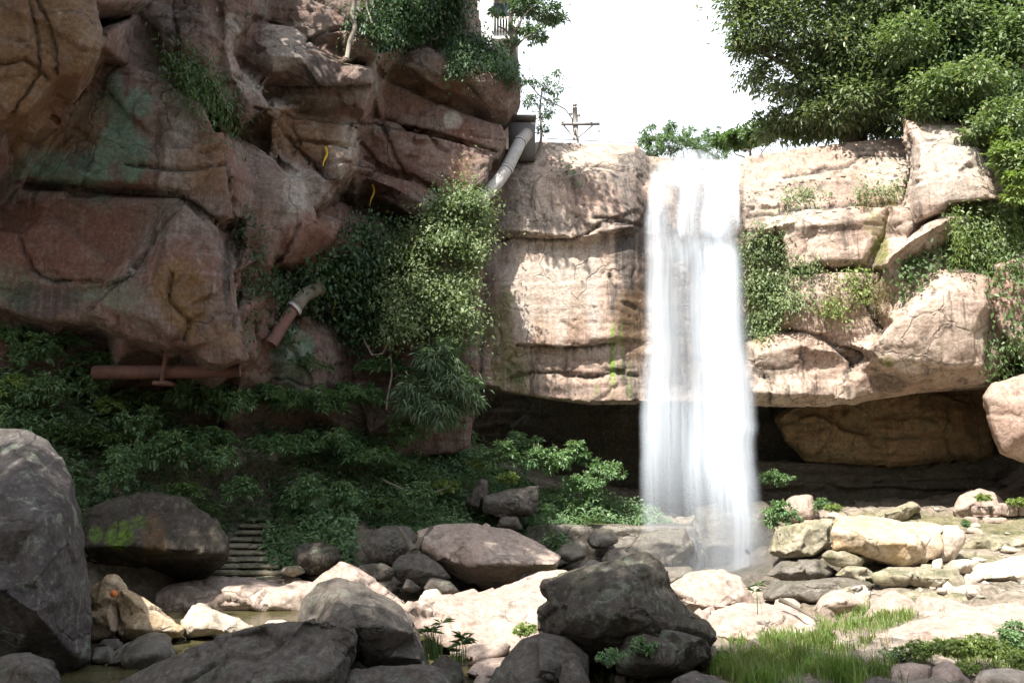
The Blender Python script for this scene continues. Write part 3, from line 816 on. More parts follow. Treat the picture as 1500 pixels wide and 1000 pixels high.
tag(cliff, kind='structure')
set_masks(cliff, v, cut=cut, blobs=[('g',930,370,30,150,.9),('g',885,300,10,70,.5),('g',905,300,8,60,.5),('g',800,540,90,10,.35),('g',700,520,10,60,.5),('g',910,440,26,40,.75),('g',1010,420,80,180,.85),('g',930,250,45,35,.8),('g',760,300,26,90,.45),('g',730,360,36,60,.5),('g',925,545,30,45,.75),('g',700,480,10,120,.7),
  ('g',960,545,40,40,.8),('g',1100,340,26,60,.5),('g',1300,560,40,16,.6),('g',840,570,60,12,.5),('G',898,530,5,62,1),('G',910,520,3,50,.8),('G',922,560,2.5,40,.7),('G',874,572,4,16,.5),
  ('a',735,500,22,90,.6),('a',755,545,20,40,.5),('a',1290,365,16,30,.9),('a',1110,450,22,70,.7),('a',1280,330,24,20,.5),('a',1300,530,14,8,.8),
  ('b',800,420,90,60,.55),('b',870,430,14,90,.7),('b',770,440,12,80,.5),('b',820,470,10,70,.5),('R',845,470,14,60,.35),('R',790,470,10,60,.3),('g',748,250,20,40,.45),('g',860,265,50,26,.35),('g',715,420,14,80,.6),('g',820,330,60,12,.4),('b',840,520,60,8,.4),('g',1200,420,16,60,.3),('g',1240,330,10,40,.35),('g',1130,540,40,10,.35),('g',1360,520,14,40,.3),('g',1200,275,90,12,.4),('b',1380,240,80,60,.5),('R',925,470,30,70,.5),('B',1380,500,60,40,.12),('B',1480,430,40,60,.5),('B',1500,610,70,60,.4)])

# the hollow behind and beside the fall
cp = []
def V(outline, D, ridges=None, thick=3.0, **k):
    k.setdefault('bev', (6, .5) if len(cp) == 1 else None)
    cp.append(R(outline, ridges, D, thick, seed=len(cp) * 5 + 1, **k))
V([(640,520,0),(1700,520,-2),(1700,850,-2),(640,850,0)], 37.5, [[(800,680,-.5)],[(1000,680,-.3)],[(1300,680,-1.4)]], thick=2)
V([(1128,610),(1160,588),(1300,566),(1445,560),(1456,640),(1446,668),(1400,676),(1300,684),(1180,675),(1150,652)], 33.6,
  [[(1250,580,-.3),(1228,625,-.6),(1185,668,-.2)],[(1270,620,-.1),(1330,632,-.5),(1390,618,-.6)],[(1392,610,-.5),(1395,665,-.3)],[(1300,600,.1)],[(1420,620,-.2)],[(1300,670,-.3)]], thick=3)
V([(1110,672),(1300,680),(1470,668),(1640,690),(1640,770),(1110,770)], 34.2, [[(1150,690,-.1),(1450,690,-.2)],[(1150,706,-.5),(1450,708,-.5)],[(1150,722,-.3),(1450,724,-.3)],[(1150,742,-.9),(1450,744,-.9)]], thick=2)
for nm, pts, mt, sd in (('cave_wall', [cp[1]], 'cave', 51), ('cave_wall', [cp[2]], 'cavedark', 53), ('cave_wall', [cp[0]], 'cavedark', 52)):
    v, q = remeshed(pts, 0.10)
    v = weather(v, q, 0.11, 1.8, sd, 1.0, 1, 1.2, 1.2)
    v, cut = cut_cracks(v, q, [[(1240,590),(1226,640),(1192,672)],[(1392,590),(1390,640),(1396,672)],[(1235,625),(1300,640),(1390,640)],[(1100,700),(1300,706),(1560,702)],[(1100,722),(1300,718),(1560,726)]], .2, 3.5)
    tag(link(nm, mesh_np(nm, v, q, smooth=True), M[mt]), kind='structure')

# ------------------------------------------------------------------ boulders and rocks
FG = 'dark boulders in the foreground'
rock('boulder', 'tall dark grey boulder with green lichen, higher than every other rock, at the left edge',
  [(-110,690),(-50,640),(0,628),(40,629),(70,643),(92,670),(106,706),(118,760),(128,830),(134,900),(133,966),(100,985),(0,990),(-110,990)], 15.4, 4.0, 'lichen',
  [[(40,680,-.4),(50,770,-1.3),(55,900,-1.5)],[(90,740,-.6),(105,860,-.7)],[(0,720,-.9)],[(0,860,-1.7)],[(-60,800,-1.2)],[(100,950,-.5)],[(20,830,-1.1)]], od=.8, amp=.07, soft=1.6, it=2, facet=.4)
rock('boulder', 'broad smooth dark slab boulder rising from the stream left of the domed grey boulder',
  [(120,1040),(185,1000),(240,970),(310,938),(390,914),(450,907),(500,914),(524,926),(521,960),(508,1000),(505,1060),(120,1060)], 13.4, 2.6, 'grey',
  [[(452,912,.15),(415,950,-.35),(375,1000,-.9),(350,1050,-1.0)],[(300,965,-.3),(240,1020,-.7)],[(500,925,0),(470,990,-.5)],[(390,930,.1)]], amp=.05)
rock('boulder', 'domed grey boulder with a dark undercut base in the middle of the foreground',
  [(438,910),(449,876),(468,856),(494,847),(528,852),(560,869),(586,886),(600,906),(612,936),(626,962),(629,990),(540,1000),(480,1000),(442,960)], 15.0, 2.6, 'grey',
  [[(447,924,-.3),(500,918,-.95),(560,918,-.95),(604,926,-.3)],[(490,870,-.2),(555,888,-.45)],[(480,960,-.45),(560,958,-.55),(615,965,-.2)],[(520,895,-.7)]], od=.7, amp=.05)
rock('boulder', 'low flat dark boulder lying below the domed grey boulder at the bottom edge',
  [(498,1030),(512,986),(560,975),(625,969),(652,978),(668,1005),(668,1030)], 13.3, 1.4, 'grey', od=.5, amp=.05)
rock('rock', 'small angular dark rock wedged between the flat dark boulder and the spiky reed plant',
  [(628,972),(650,957),(676,970),(682,995),(672,1010),(632,1010)], 14.0, .8, 'dark', od=.3, amp=.04)
rock('boulder', 'big craggy black boulder with pale green lichen and a long sloping back',
  [(790,920),(787,893),(803,879),(795,868),(794,852),(830,838),(880,825),(925,812),(950,810),(966,826),(981,860),(1010,890),(1040,914),(1053,935),(1032,958),(990,968),(900,968),(850,972),(812,960)], 14.8, 3.0, 'dark',
  [[(800,860,-.1),(830,850,-.35),(880,842,-.45),(938,818,-.1)],[(815,882,-.5),(870,868,-.7),(930,850,-.7),(960,835,-.2)],[(820,925,-.7),(870,935,-.9),(905,900,-1.2),(950,910,-1.0)],[(900,950,-.7),(960,950,-.75)],[(1000,915,-.5),(1040,930,-.15)],[(985,885,-.4)],[(935,875,-.85)],[(850,900,-.95)]], amp=.08, soft=.9, it=1, facet=.7)
rock('boulder', 'smooth slanting grey boulder leaning under the left end of the big black boulder',
  [(708,1015),(735,966),(764,936),(795,926),(832,932),(862,960),(868,1020)], 13.9, 1.8, 'grey', [[(790,940,-.2),(800,970,-.5),(770,1008,-.7)],[(745,980,-.3)],[(835,975,-.3)]], od=.3, amp=.04)
rock('boulder', 'rounded brown boulder with curved banding lodged under the right end of the big black boulder',
  [(903,962),(920,931),(945,921),(1000,930),(1030,940),(1041,965),(1004,988),(930,994),(905,985)], 14.0, 1.4, 'dark', [[(950,940,-.4),(1010,950,-.3)],[(930,970,-.5),(985,972,-.45)]], amp=.05, strata=1.2)
rock('rock', 'small grey wedge of rock standing upright at the foot of the big black boulder',
  [(818,1010),(828,958),(842,957),(852,975),(868,1010)], 13.1, .6, 'grey', [[(838,965,0),(842,1000,-.25)]], amp=.03)
rock('rock', 'pale grey rounded rock at the bottom edge beneath the shaded grass',
  [(972,1015),(990,993),(1015,984),(1048,988),(1068,1003),(1070,1018)], 12.7, .9, 'grey', od=.3, amp=.035)
rock('rock', 'low grey rock between the shaded grass and the pair of smooth pale rocks',
  [(1255,1015),(1270,994),(1290,990),(1312,1000),(1318,1018)], 12.6, .8, 'grey', od=.3, amp=.03)
rock('rock', 'left one of two smooth pale rocks side by side below the leafy weeds',
  [(1303,1015),(1306,980),(1335,971),(1364,976),(1368,1018)], 13.4, .9, 'pink', od=.4, amp=.035)
rock('rock', 'peaked right one of two smooth pale rocks side by side below the leafy weeds',
  [(1362,1018),(1366,980),(1386,967),(1408,980),(1428,1002),(1432,1020)], 13.2, .9, 'pink', od=.4, amp=.035)
rock('boulder', 'blocky grey boulder in front of the tall lichen boulder in the bottom left corner',
  [(-40,975),(18,960),(48,958),(80,968),(93,1000),(92,1020),(-40,1020)], 12.9, 1.4, 'grey', [[(10,975,.0),(48,980,-.4),(55,1010,-.45)],[(80,985,-.1)]], od=.3, amp=.05)
rock('rock', 'wet brown rock sloping into the stream next to the tall lichen boulder',
  [(148,975),(184,946),(222,931),(243,934),(256,956),(252,975),(200,985)], 15.9, 1.2, 'wet', [[(222,940,0),(200,962,-.35)],[(240,955,-.1)]], od=.3, amp=.04)
rock('rock', 'small bluish wet rock squeezed between the tall lichen boulder and wet brown rock',
  [(130,972),(138,948),(160,945),(172,955),(168,975)], 16.0, .7, 'wet', od=.2, amp=.03)
rock('rock', 'small grey rock at the foot of the upright sunlit rock by the pool',
  [(140,945),(150,934),(176,932),(180,948),(160,958)], 16.6, .6, 'grey', od=.2, amp=.03)
rock('rock', 'upright cracked sunlit rock touching the edge of the tall lichen boulder',
  [(130,866),(150,848),(168,849),(180,862),(178,900),(178,940),(130,940)], 18.0, 1.0, 'tan', [[(160,860,0),(158,900,-.35),(165,935,-.3)],[(140,900,-.2)]], amp=.07, soft=.5)
rock('rock', 'pointed sunlit wedge rock sloping down into the pool, beside the upright cracked rock',
  [(170,864),(178,860),(198,870),(236,894),(274,920),(268,934),(182,938),(174,905)], 17.7, 1.1, 'tan', [[(180,866,.1),(215,895,-.2),(262,925,-.1)],[(190,920,-.45),(235,924,-.3)]], od=.3, amp=.05, soft=.6)
rock('rock', 'small three-sided sunlit rock standing in the middle of the pool',
  [(266,910),(292,882),(320,894),(350,905),(372,919),(344,930),(272,930)], 18.2, 1.0, 'pale', [[(293,888,.1),(310,905,-.25),(330,925,-.35)],[(285,920,-.3)]], od=.3, amp=.05, soft=.6)
rock('slab', 'long flat-topped slab of rock lying along the far bank of the pool',
  [(230,872),(246,856,.6),(300,849,1.2),(400,847,1.2),(442,849,.9),(470,857,.5),(474,875),(455,900),(350,902),(238,900)], 21.9, 2.0, 'pink', [[(240,868,0),(275,858,.2),(300,866,-.1),(380,862,0),(440,868,-.1),(466,868,0)],[(270,888,-.2),(400,885,-.25)]], cat='rock slab', amp=.06)
rock('boulder', 'pale pointed boulder behind the domed grey boulder, its peak catching the sun',
  [(440,868),(470,840),(500,821),(522,831),(562,856),(604,888),(588,900),(500,905),(450,895)], 19.4, 1.6, 'pink', [[(502,825,.2),(520,850,-.3),(560,884,-.3)],[(480,865,-.2)],[(540,845,.2),(585,880,.1)]], od=.2, amp=.03)
rock('rock', 'tiny white rock poking out of the pool left of the domed grey boulder',
  [(380,920),(392,909),(412,907),(432,914),(430,926),(384,926)], 18.2, .6, 'pale', od=.2, amp=.02)
rock('slab', 'wide bleached sloping slab glaring in full sun behind the craggy black boulder',
  [(590,890),(640,876,1.0),(700,870,2.0),(742,855,2.6),(790,838,3.0),(828,836,3.2),(852,846,3.0),(870,900,1.2),(850,940,.4),(760,955),(700,960),(650,950),(600,915)], 16.6, 2.0, 'pink',
  [[(640,900,.4),(700,895,.9),(760,880,1.4),(820,860,2.2)],[(650,925,.1),(720,925,.3),(800,920,.5)]], cat='rock slab', amp=.05, voxel=.05)
LED = [('thin flat sunlit ledge of rock just below the bleached sloping slab', [(655,958),(690,942),(730,938),(748,944),(742,958),(700,968)], 15.6, .7),
 ('broken sunlit ledge with a dark gap under it, left of the young grass tuft', [(705,948),(722,930),(752,928),(790,940),(786,956),(748,962),(712,960)], 15.9, .7),
 ('flat sunlit stepping rock at the foot of the spiky reed plant', [(680,985),(700,968),(740,962),(764,968),(752,990),(700,998)], 14.9, .7),
 ('low tan rock in the shallow water in front of the flat sunlit stepping rock', [(690,1012),(702,993),(738,990),(752,1004),(744,1016)], 14.2, .6)]
for lb, ol, d, th in LED:
    rock('rock', lb, ol, d, th, 'pink', od=.5, amp=.04, cat='rock')
rock('boulder', 'large tilted flat-topped boulder in dappled shade left of the waterfall foot',
  [(612,778),(640,767,.9),(690,765,1.6),(742,774,1.8),(792,799,1.4),(822,815,.8),(816,832,.6),(765,838,.8),(738,862,.8),(702,860,.9),(668,842,.8),(632,822,.4),(614,802,.1)], 22.6, 3.0, 'pink',
  [[(616,788,0),(640,806,-.2),(668,826,-.3),(690,806,-.45),(705,826,-.7),(735,824,-.7),(762,826,-.4),(812,826,0)],[(660,778,.4),(690,790,.0),(740,800,.3)],[(700,845,.2),(735,845,.2)]], amp=.05)
rock('boulder', 'flat grey boulder left of the large tilted boulder with a fallen branch across it',
  [(532,800),(545,775,.3),(565,768,.5),(598,772,.4),(614,790),(606,818),(588,826),(548,818)], 23.8, 1.6, 'grey', [[(545,795,-.1),(590,800,-.35)],[(570,815,-.2)]], amp=.05)
rock('boulder', 'grey wedge of rock propped under the left end of the large tilted boulder',
  [(576,830),(585,814,.2),(622,811,.3),(644,828),(660,846),(618,856),(586,846)], 22.0, 1.2, 'grey', [[(590,830,-.2),(635,840,-.2)]], amp=.04)
rock('boulder', 'squarish mossy boulder at the foot of the stone stairs',
  [(433,805),(442,797,.3),(470,795,.4),(492,802,.2),(495,822),(470,840),(438,832)], 23.2, 1.4, 'dark', [[(442,815,-.2),(480,815,-.3)]], amp=.06)
rock('rock', 'low grey rock between the squarish mossy boulder and the pale pointed boulder',
  [(520,845),(528,828,.2),(560,824,.3),(578,835),(572,848),(540,852)], 21.6, .9, 'grey', amp=.04)
rock('rock', 'small dark shard of rock below the grey wedge',
  [(588,862),(594,845),(604,848),(618,862),(604,868)], 20.8, .5, 'grey', amp=.03)
rock('rock', 'flat shaded rock under the overhang of the large tilted boulder',
  [(620,860),(630,845,.2),(660,852,.2),(672,866),(655,876),(632,874)], 20.6, .8, 'grey', amp=.03)
rock('rock', 'small pale rock at the back edge of the bleached sloping slab',
  [(612,882),(622,864),(640,862),(650,874),(648,884)], 19.2, .6, 'pale', od=.2, amp=.03)
rock('rock', 'low pale rock tucked between the bleached slab and the large tilted boulder',
  [(645,880),(668,868,.2),(694,860,.3),(704,868),(698,880),(660,886)], 19.8, .7, 'pink', amp=.03)
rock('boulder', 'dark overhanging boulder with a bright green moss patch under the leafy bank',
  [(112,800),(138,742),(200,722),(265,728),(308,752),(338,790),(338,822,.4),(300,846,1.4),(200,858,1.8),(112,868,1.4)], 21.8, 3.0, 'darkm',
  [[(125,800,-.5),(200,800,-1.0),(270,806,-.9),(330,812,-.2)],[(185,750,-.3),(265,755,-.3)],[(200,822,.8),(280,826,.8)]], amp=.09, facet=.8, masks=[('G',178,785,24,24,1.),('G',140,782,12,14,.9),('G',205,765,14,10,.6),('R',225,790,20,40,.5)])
rock('boulder', 'smooth grey split boulder topped with sunlit leaves beside the hollow',
  [(704,728),(742,717,.3),(790,711,.2),(789,736),(781,754),(735,758),(708,750)], 28.0, 1.8, 'grey', [[(712,736,-.2),(750,734,-.4),(786,724,-.1)],[(720,745,-.15),(770,745,-.35)]], amp=.05)
rock('rock', 'upright dark rock leaning on the left of the smooth grey split boulder',
  [(684,742),(692,716),(706,700),(714,704),(710,730),(704,748)], 28.3, .8, 'grey', amp=.05)
rock('rock', 'pale grey rock beneath the smooth grey split boulder on the ledge',
  [(726,772),(736,758),(756,758),(764,774)], 27.6, .7, 'grey', amp=.04)
rock('boulder', 'pinkish sunlit boulder directly behind the right end of the craggy black boulder',
  [(975,862),(1008,841,.3),(1058,833,.4),(1084,844,.2),(1100,868),(1110,900),(1050,905),(980,900)], 18.6, 1.8, 'pink', [[(990,865,-.2),(1050,850,-.2),(1085,870,-.4)],[(1060,890,-.5)],[(1010,885,-.4)]], amp=.04)
rock('slab', 'low pinkish slab spreading in the sun between the pinkish boulder and the red rock',
  [(990,908),(1050,886,1.0),(1130,881,1.6),(1162,879,1.6),(1192,896,.9),(1198,926,.1),(1150,942),(1050,934)], 16.8, 1.2, 'pink', [[(1060,905,.3),(1140,900,.5)],[(1090,925,.1)]], cat='rock slab', amp=.06, voxel=.045)
rock('boulder', 'big square boulder standing in the spray at the foot of the waterfall',
  [(1016,785),(1019,746,.3),(1040,738,.6),(1118,738,.6),(1129,750,.3),(1134,792),(1124,820),(1060,835),(1016,825)], 29.3, 2.2, 'wet', [[(1035,755,-.4),(1075,750,-.5),(1112,755,-.4)],[(1040,800,-.7),(1100,798,-.7)]], amp=.06)
rock('boulder', 'dark wet boulder left of the square boulder behind the falling water',
  [(926,800),(938,782),(960,775),(1005,771),(1018,800),(1000,826),(950,832),(930,824)], 27.8, 1.6, 'wet', [[(960,790,-.3),(1000,800,-.3)]], amp=.08)
WR = [('dark wet rock with a pale face at the left of the waterfall foot', [(858,790),(872,775),(896,776),(905,792),(890,802),(866,802)], 27.4),
 ('brown wet rock below the low stone dam', [(880,828),(892,805),(926,800),(940,822),(926,836)], 26.6),
 ('small black wet rock beside the dappled flat-topped boulder', [(812,812),(824,796),(850,798),(858,816),(836,824)], 26.2),
 ('low wet rock in the dark water nearest the craggy black boulder', [(838,840),(856,822),(892,826),(900,844),(870,850)], 24.6),
 ('low wet rock under the thin left edge of the falling water', [(938,850),(960,832),(1010,830),(1026,848),(985,856)], 24.8)]
for lb, ol, d in WR:
    rock('rock', lb, ol, d, 1.1, 'wet', amp=.06, od=.3)
rock('boulder', 'largest white-topped tan boulder with a shadowed right end on the right bank',
  [(1216,790),(1219,768,.1),(1228,757,.8),(1262,756,1.2),(1312,764,1.3),(1380,768,1.2),(1384,778,.4),(1379,802),(1357,824),(1332,832),(1280,818,-.1),(1222,804)], 22.8, 2.2, 'tan',
  [[(1220,776,-.1),(1262,784,-.35),(1300,792,-.5),(1334,800,-.55)],[(1334,800,-.55),(1350,790,-.3),(1380,774,.3)],[(1260,800,-.3),(1330,818,-.4)],[(1240,764,.6),(1310,775,.5)]], amp=.05, soft=.6, it=1)
rock('boulder', 'upright pale boulder leaning against the right end of the largest white-topped boulder',
  [(1374,780),(1382,769,.2),(1404,768,.3),(1413,788),(1398,820),(1374,826)], 23.2, 1.2, 'pale', [[(1390,785,-.2),(1392,810,-.25)]], amp=.04)
rock('rock', 'small white block of stone under the shadowed end of the largest white-topped boulder',
  [(1362,835),(1366,820),(1380,817),(1382,836)], 21.6, .5, 'pale', od=.2, amp=.02)
rock('slab', 'flat cream slab beside the small white block of stone',
  [(1384,838),(1392,822,.7),(1432,818,.8),(1440,828),(1430,842)], 22.0, .8, 'pale', cat='rock slab', amp=.03)
rock('slab', 'long mossy-topped slab shading a dark gap below the largest white-topped boulder',
  [(1281,842),(1300,831,.7),(1360,831,.9),(1412,836,.8),(1416,850),(1414,868),(1360,864),(1320,858),(1284,852)], 21.0, 1.6, 'greenish', [[(1290,840,0),(1350,843,-.2),(1410,846,-.1)],[(1330,852,-.1),(1390,856,-.15)]], cat='rock slab', amp=.06, strata=1.0)
rock('slab', 'thick layered bleached slab running off the right edge above the long pink slab',
  [(1412,846),(1432,827,.9),(1500,815,1.4),(1560,812,1.4),(1560,902),(1470,898),(1428,884),(1412,866)], 21.0, 2.2, 'pale', [[(1425,848,-.1),(1490,842,-.2)],[(1425,862,.05),(1490,862,.1)],[(1430,874,-.2),(1500,880,-.3)]], cat='rock slab', amp=.06, strata=1.2)
rock('slab', 'mossy sunlit ledge running off the right edge below the dry stone wall',
  [(1408,800),(1420,788,.4),(1500,783,.8),(1560,783,.8),(1560,822),(1450,820),(1412,812)], 25.4, 1.6, 'greenish', cat='rock slab', amp=.06, strata=1.0)
rock('slab', 'small greenish slab tilted in front of the left end of the largest white-topped boulder',
  [(1202,814),(1212,805,.3),(1232,804,.4),(1266,818),(1256,832),(1218,826)], 22.8, .8, 'greenish', cat='rock slab', amp=.04)
rock('boulder', 'reddish boulder with a dark broken front at the top of the grass',
  [(1193,895),(1204,876,.2),(1222,866,.4),(1238,866,.4),(1266,884),(1272,900),(1256,914),(1206,918)], 18.9, 1.3, 'pink', [[(1208,884,-.1),(1240,878,-.3),(1262,886,-.1)],[(1215,900,-.05),(1250,900,-.1)]], amp=.05)
rock('boulder', 'humped pink boulder right of the reddish boulder behind the grass',
  [(1262,905),(1280,884,.2),(1308,869,.6),(1332,880,.4),(1346,892),(1338,912),(1280,914)], 18.3, 1.2, 'pink', amp=.04, od=.3)
rock('boulder', 'long low pink boulder behind the left end of the long pink slab',
  [(1328,902),(1345,873,.5),(1382,878,.5),(1432,888,.3),(1440,904),(1400,915),(1340,915)], 18.0, 1.2, 'pink', amp=.04, od=.3)
rock('rock', 'small broken white rock above the dark gap beside the reddish boulder',
  [(1228,884),(1238,862),(1266,856),(1278,868),(1274,886)], 20.2, .8, 'pale', amp=.05, od=.2)
rock('slab', 'flat bleached slab between the pink boulders and the layered slab',
  [(1300,890),(1320,872,.6),(1370,866,.8),(1428,872,.8),(1442,884),(1430,896),(1340,900)], 19.4, 1.2, 'greenish', cat='rock slab', amp=.05)
rock('slab', 'long pinkish slab sloping down from the right edge into the weeds',
  [(1264,940),(1300,921,.8),(1362,904,1.4),(1432,892,1.6),(1500,884,1.6),(1570,882,1.6),(1570,950,.5),(1498,944,.3),(1400,950,0),(1340,962),(1288,958)], 15.9, 1.6, 'pink',
  [[(1300,938,.1),(1370,928,.1),(1440,930,.05),(1500,932,.1)],[(1350,915,.7),(1450,905,.9)]], cat='rock slab', amp=.05)
rock('boulder', 'rounded brown boulder with a hollow scoop beside the dry stone wall',
  [(1396,748),(1404,726,.2),(1432,713,.5),(1458,721,.4),(1476,740,.2),(1474,768),(1440,782),(1414,776)], 29.4, 2.0, 'pink', [[(1410,745,-.3),(1432,732,-.4),(1460,745,-.4)],[(1418,758,.0)],[(1440,768,-.4)]], amp=.05)
rock('boulder', 'squat pink boulder in the shade at the mouth of the hollow right of the fall',
  [(1148,748),(1152,733,.2),(1160,727,.4),(1188,727,.4),(1196,745,.1),(1202,760),(1160,764)], 30.5, 1.4, 'pink', amp=.05)
rock('rock', 'low mossy rock ridge lying along the terrace behind the largest white-topped boulder',
  [(1262,765),(1290,750,.3),(1335,736,.5),(1347,742,.3),(1330,762),(1290,772)], 29.4, 1.4, 'greenish', amp=.07)
rock('slab', 'mossy cracked slab beside the leafy plant right of the waterfall foot',
  [(1126,808),(1138,776,.6),(1180,765,1.0),(1224,760,1.2),(1220,796,.3),(1194,816),(1150,818)], 25.8, 1.6, 'greenish', cat='rock slab', amp=.07)
FS = [('flat wet slab in the run-off, nearest the square boulder', [(1118,842),(1145,822,.9),(1205,820,1.1),(1228,838,.4),(1190,850),(1150,852)], 23.0),
 ('flat pale slab in the run-off in front of the small tilted greenish slab', [(1222,842),(1240,828,.6),(1275,832,.6),(1286,846),(1262,854)], 22.2),
 ('broad wet slab in the run-off right behind the branch and the reddish boulder', [(1118,876),(1135,852,1.0),(1230,848,1.3),(1282,856,1.0),(1262,876),(1180,884)], 20.4),
 ('white flat rock between the run-off and the small broken white rock', [(1206,880),(1224,862,.5),(1246,858,.5),(1256,872),(1236,886)], 19.9)]
for lb, ol, d in FS:
    rock('slab', lb, ol, d, 1.2, 'wet' if 'wet' in lb else 'greenish', cat='rock slab', amp=.035, strata=.8)
rock('rock', 'little pale rock half sunk in the grass right of the big black boulder',
  [(1080,962),(1092,938,.1),(1106,930,.2),(1122,948),(1126,966)], 15.4, .6, 'pink', amp=.04)
rock('rock', 'low brown rock at the right tip of the big black boulder',
  [(1030,968),(1042,948),(1064,944),(1086,956),(1080,974)], 14.9, .7, 'pink', amp=.04)
rock('rock', 'small pale rock sunk in the sunny grass in front of the long pink slab',
  [(1200,962),(1214,944,.1),(1232,938,.2),(1246,956),(1236,968)], 15.2, .6, 'pale', amp=.03)
rock('rock', 'white rock under the leafy weeds in the bottom right corner',
  [(1420,1005),(1440,985),(1480,978),(1530,990),(1530,1012)], 13.0, .9, 'pale', amp=.04, od=.3)
rock('rock', 'small sunlit rock between the squarish mossy boulder and the stone stairs',
  [(408,840),(416,828,.2),(440,826,.2),(450,838),(430,846)], 22.8, .7, 'greenish', amp=.05)
#PART3
# ------------------------------------------------------------------ ray casting on the rocks
bpy.context.view_layer.update()
DG = bpy.context.evaluated_depsgraph_get()
CAMV = Vector((0, 0, CAMZ))
def hit(px, py):
    d = (P(px, py, 10) - CAMV).normalized()
    ok, loc, nor, idx, ob, mt = S.ray_cast(DG, CAMV, d)
    return (loc, nor, ob.name) if ok else None

def sample_poly(poly, n):
    x0, x1 = min(p[0] for p in poly), max(p[0] for p in poly)
    y0, y1 = min(p[1] for p in poly), max(p[1] for p in poly)
    out = []
    while len(out) < n:
        x, y = rnd.uniform(x0, x1), rnd.uniform(y0, y1)
        if in_poly(x, y, poly): out.append((x, y))
    return out

# ------------------------------------------------------------------ leaves
def unit(a): return a / (np.linalg.norm(a, axis=1)[:, None] + 1e-9)
def rvec(n): return unit(rng.normal(size=(n, 3)))

def leaves(pos, axis, nor, size, width=0.5, droop=0.18):
    n = len(pos)
    axis = unit(axis)
    side = unit(np.cross(axis, nor)); up = np.cross(side, axis)
    L = (size * rng.uniform(0.65, 1.25, n))[:, None]
    W = L * width * rng.uniform(0.8, 1.2, n)[:, None]
    b = pos
    m = pos + axis * L * 0.45 
    l = m + side * W * 0.5 + up * L * 0.07
    r = m - side * W * 0.5 + up * L * 0.07
    t = pos + axis * L; t[:, 2] -= (L * droop)[:, 0]
    v = np.stack([b, r, t, l], 1).reshape(-1, 3)
    i = np.arange(n)[:, None] * 4
    f = np.concatenate([i + [0, 1, 2], i + [0, 2, 3]], 1).reshape(-1, 3)
    return v, f

def blob_leaves(c, r, n, size, width=0.5, shell=0.55, per=22, spread=0.17, flat=0.4, droop=0.2, down=0.25):
    """leaf sprays round the shell of an ellipsoid"""
    c = np.array(c, float); r = np.array(r, float)
    k = max(3, n // per)
    d = rvec(k); d[:, 2] = d[:, 2] * 0.85 + 0.12
    rr = rng.uniform(shell ** 1.5, 1.08, k) ** 0.67
    cc = c + d * r * rr[:, None]
    pick = rng.integers(0, k, n)
    sp = spread * r.mean()
    off = rng.normal(size=(n, 3)) * sp * rng.uniform(0.5, 1.3, k)[pick][:, None] * np.array([1, 1, 0.6])
    pos = cc[pick] + off
    out = unit(d[pick] + off / sp * 0.5)
    ax = out + rng.normal(size=(n, 3)) * 0.6; ax[:, 2] -= down
    no = np.array([0, 0, 1.0]) + out * 0.5 + rng.normal(size=(n, 3)) * flat
    return leaves(pos, ax, no, np.full(n, size), width, droop)

def surf_leaves(poly, n, size, width=0.55, thick=0.3, per=9, spread=None, only=None, lump=1.0, hang=0.6, edge=True):
    """leaves lying on whatever rock stands behind the outline"""
    k = max(4, n // per)
    ps, ns = [], []
    for x, y in sample_poly(poly, k):
        h = hit(x, y)
        if h and (only is None or h[2].split('.')[0] in only):
            ps.append(tuple(h[0])); ns.append(tuple(h[1]))
    if not ps: return None
    ps, ns = np.array(ps), np.array(ns)
    lm = smooth01(fbm(ps * lump, 3, 91), -0.5, 0.5)
    keep = rng.uniform(0, 1, len(ps)) < 0.25 + 0.75 * lm
    ps, ns, lm = ps[keep], ns[keep], lm[keep]
    pick = rng.integers(0, len(ps), n)
    if spread is None: spread = size * 1.6
    nn = ns[pick]
    pos = ps[pick] + nn * (thick * (0.1 + lm[pick] * rng.uniform(0.1, 1.0, n)))[:, None] + rng.normal(size=(n, 3)) * spread
    ax = rng.normal(size=(n, 3)) * 0.7 + nn * 0.3; ax[:, 2] -= hang
    no = nn * 0.8 + np.array([0, 0, 0.8]) + rng.normal(size=(n, 3)) * 0.45
    return leaves(pos, ax, no, np.full(n, size), width)

def strand_leaves(starts, lens, size, width=0.3, step=0.05):
    v = []; ax = []
    for s, l in zip(starts, lens):
        k = max(3, int(l / step))
        t = np.linspace(0, 1, k)
        sx, sy = rnd.uniform(-.25, .25), rnd.uniform(-.35, .05)
        p = np.array(s)[None, :] + np.stack([sx * l * np.sin(t * 2), sy * l * np.sin(t * 3) * 0.6, -l * t], 1)
        p += rng.normal(size=p.shape) * size * 0.35
        v.append(p); a = rng.normal(size=p.shape) * 0.8; a[:, 2] -= 0.7; ax.append(a)
    v = np.concatenate(v); ax = np.concatenate(ax)
    return leaves(v, ax, np.array([0, -0.4, 1.0]) + rng.normal(size=v.shape) * 0.5, np.full(len(v), size), width)

def leaf_obj(name, vf, mat, parent=None):
    if parent is None: return based(name, vf[0], vf[1], M[mat], smooth=False)
    o = link(name, mesh_np(name, vf[0] - np.array(parent.location), vf[1]), M[mat], parent)
    return o

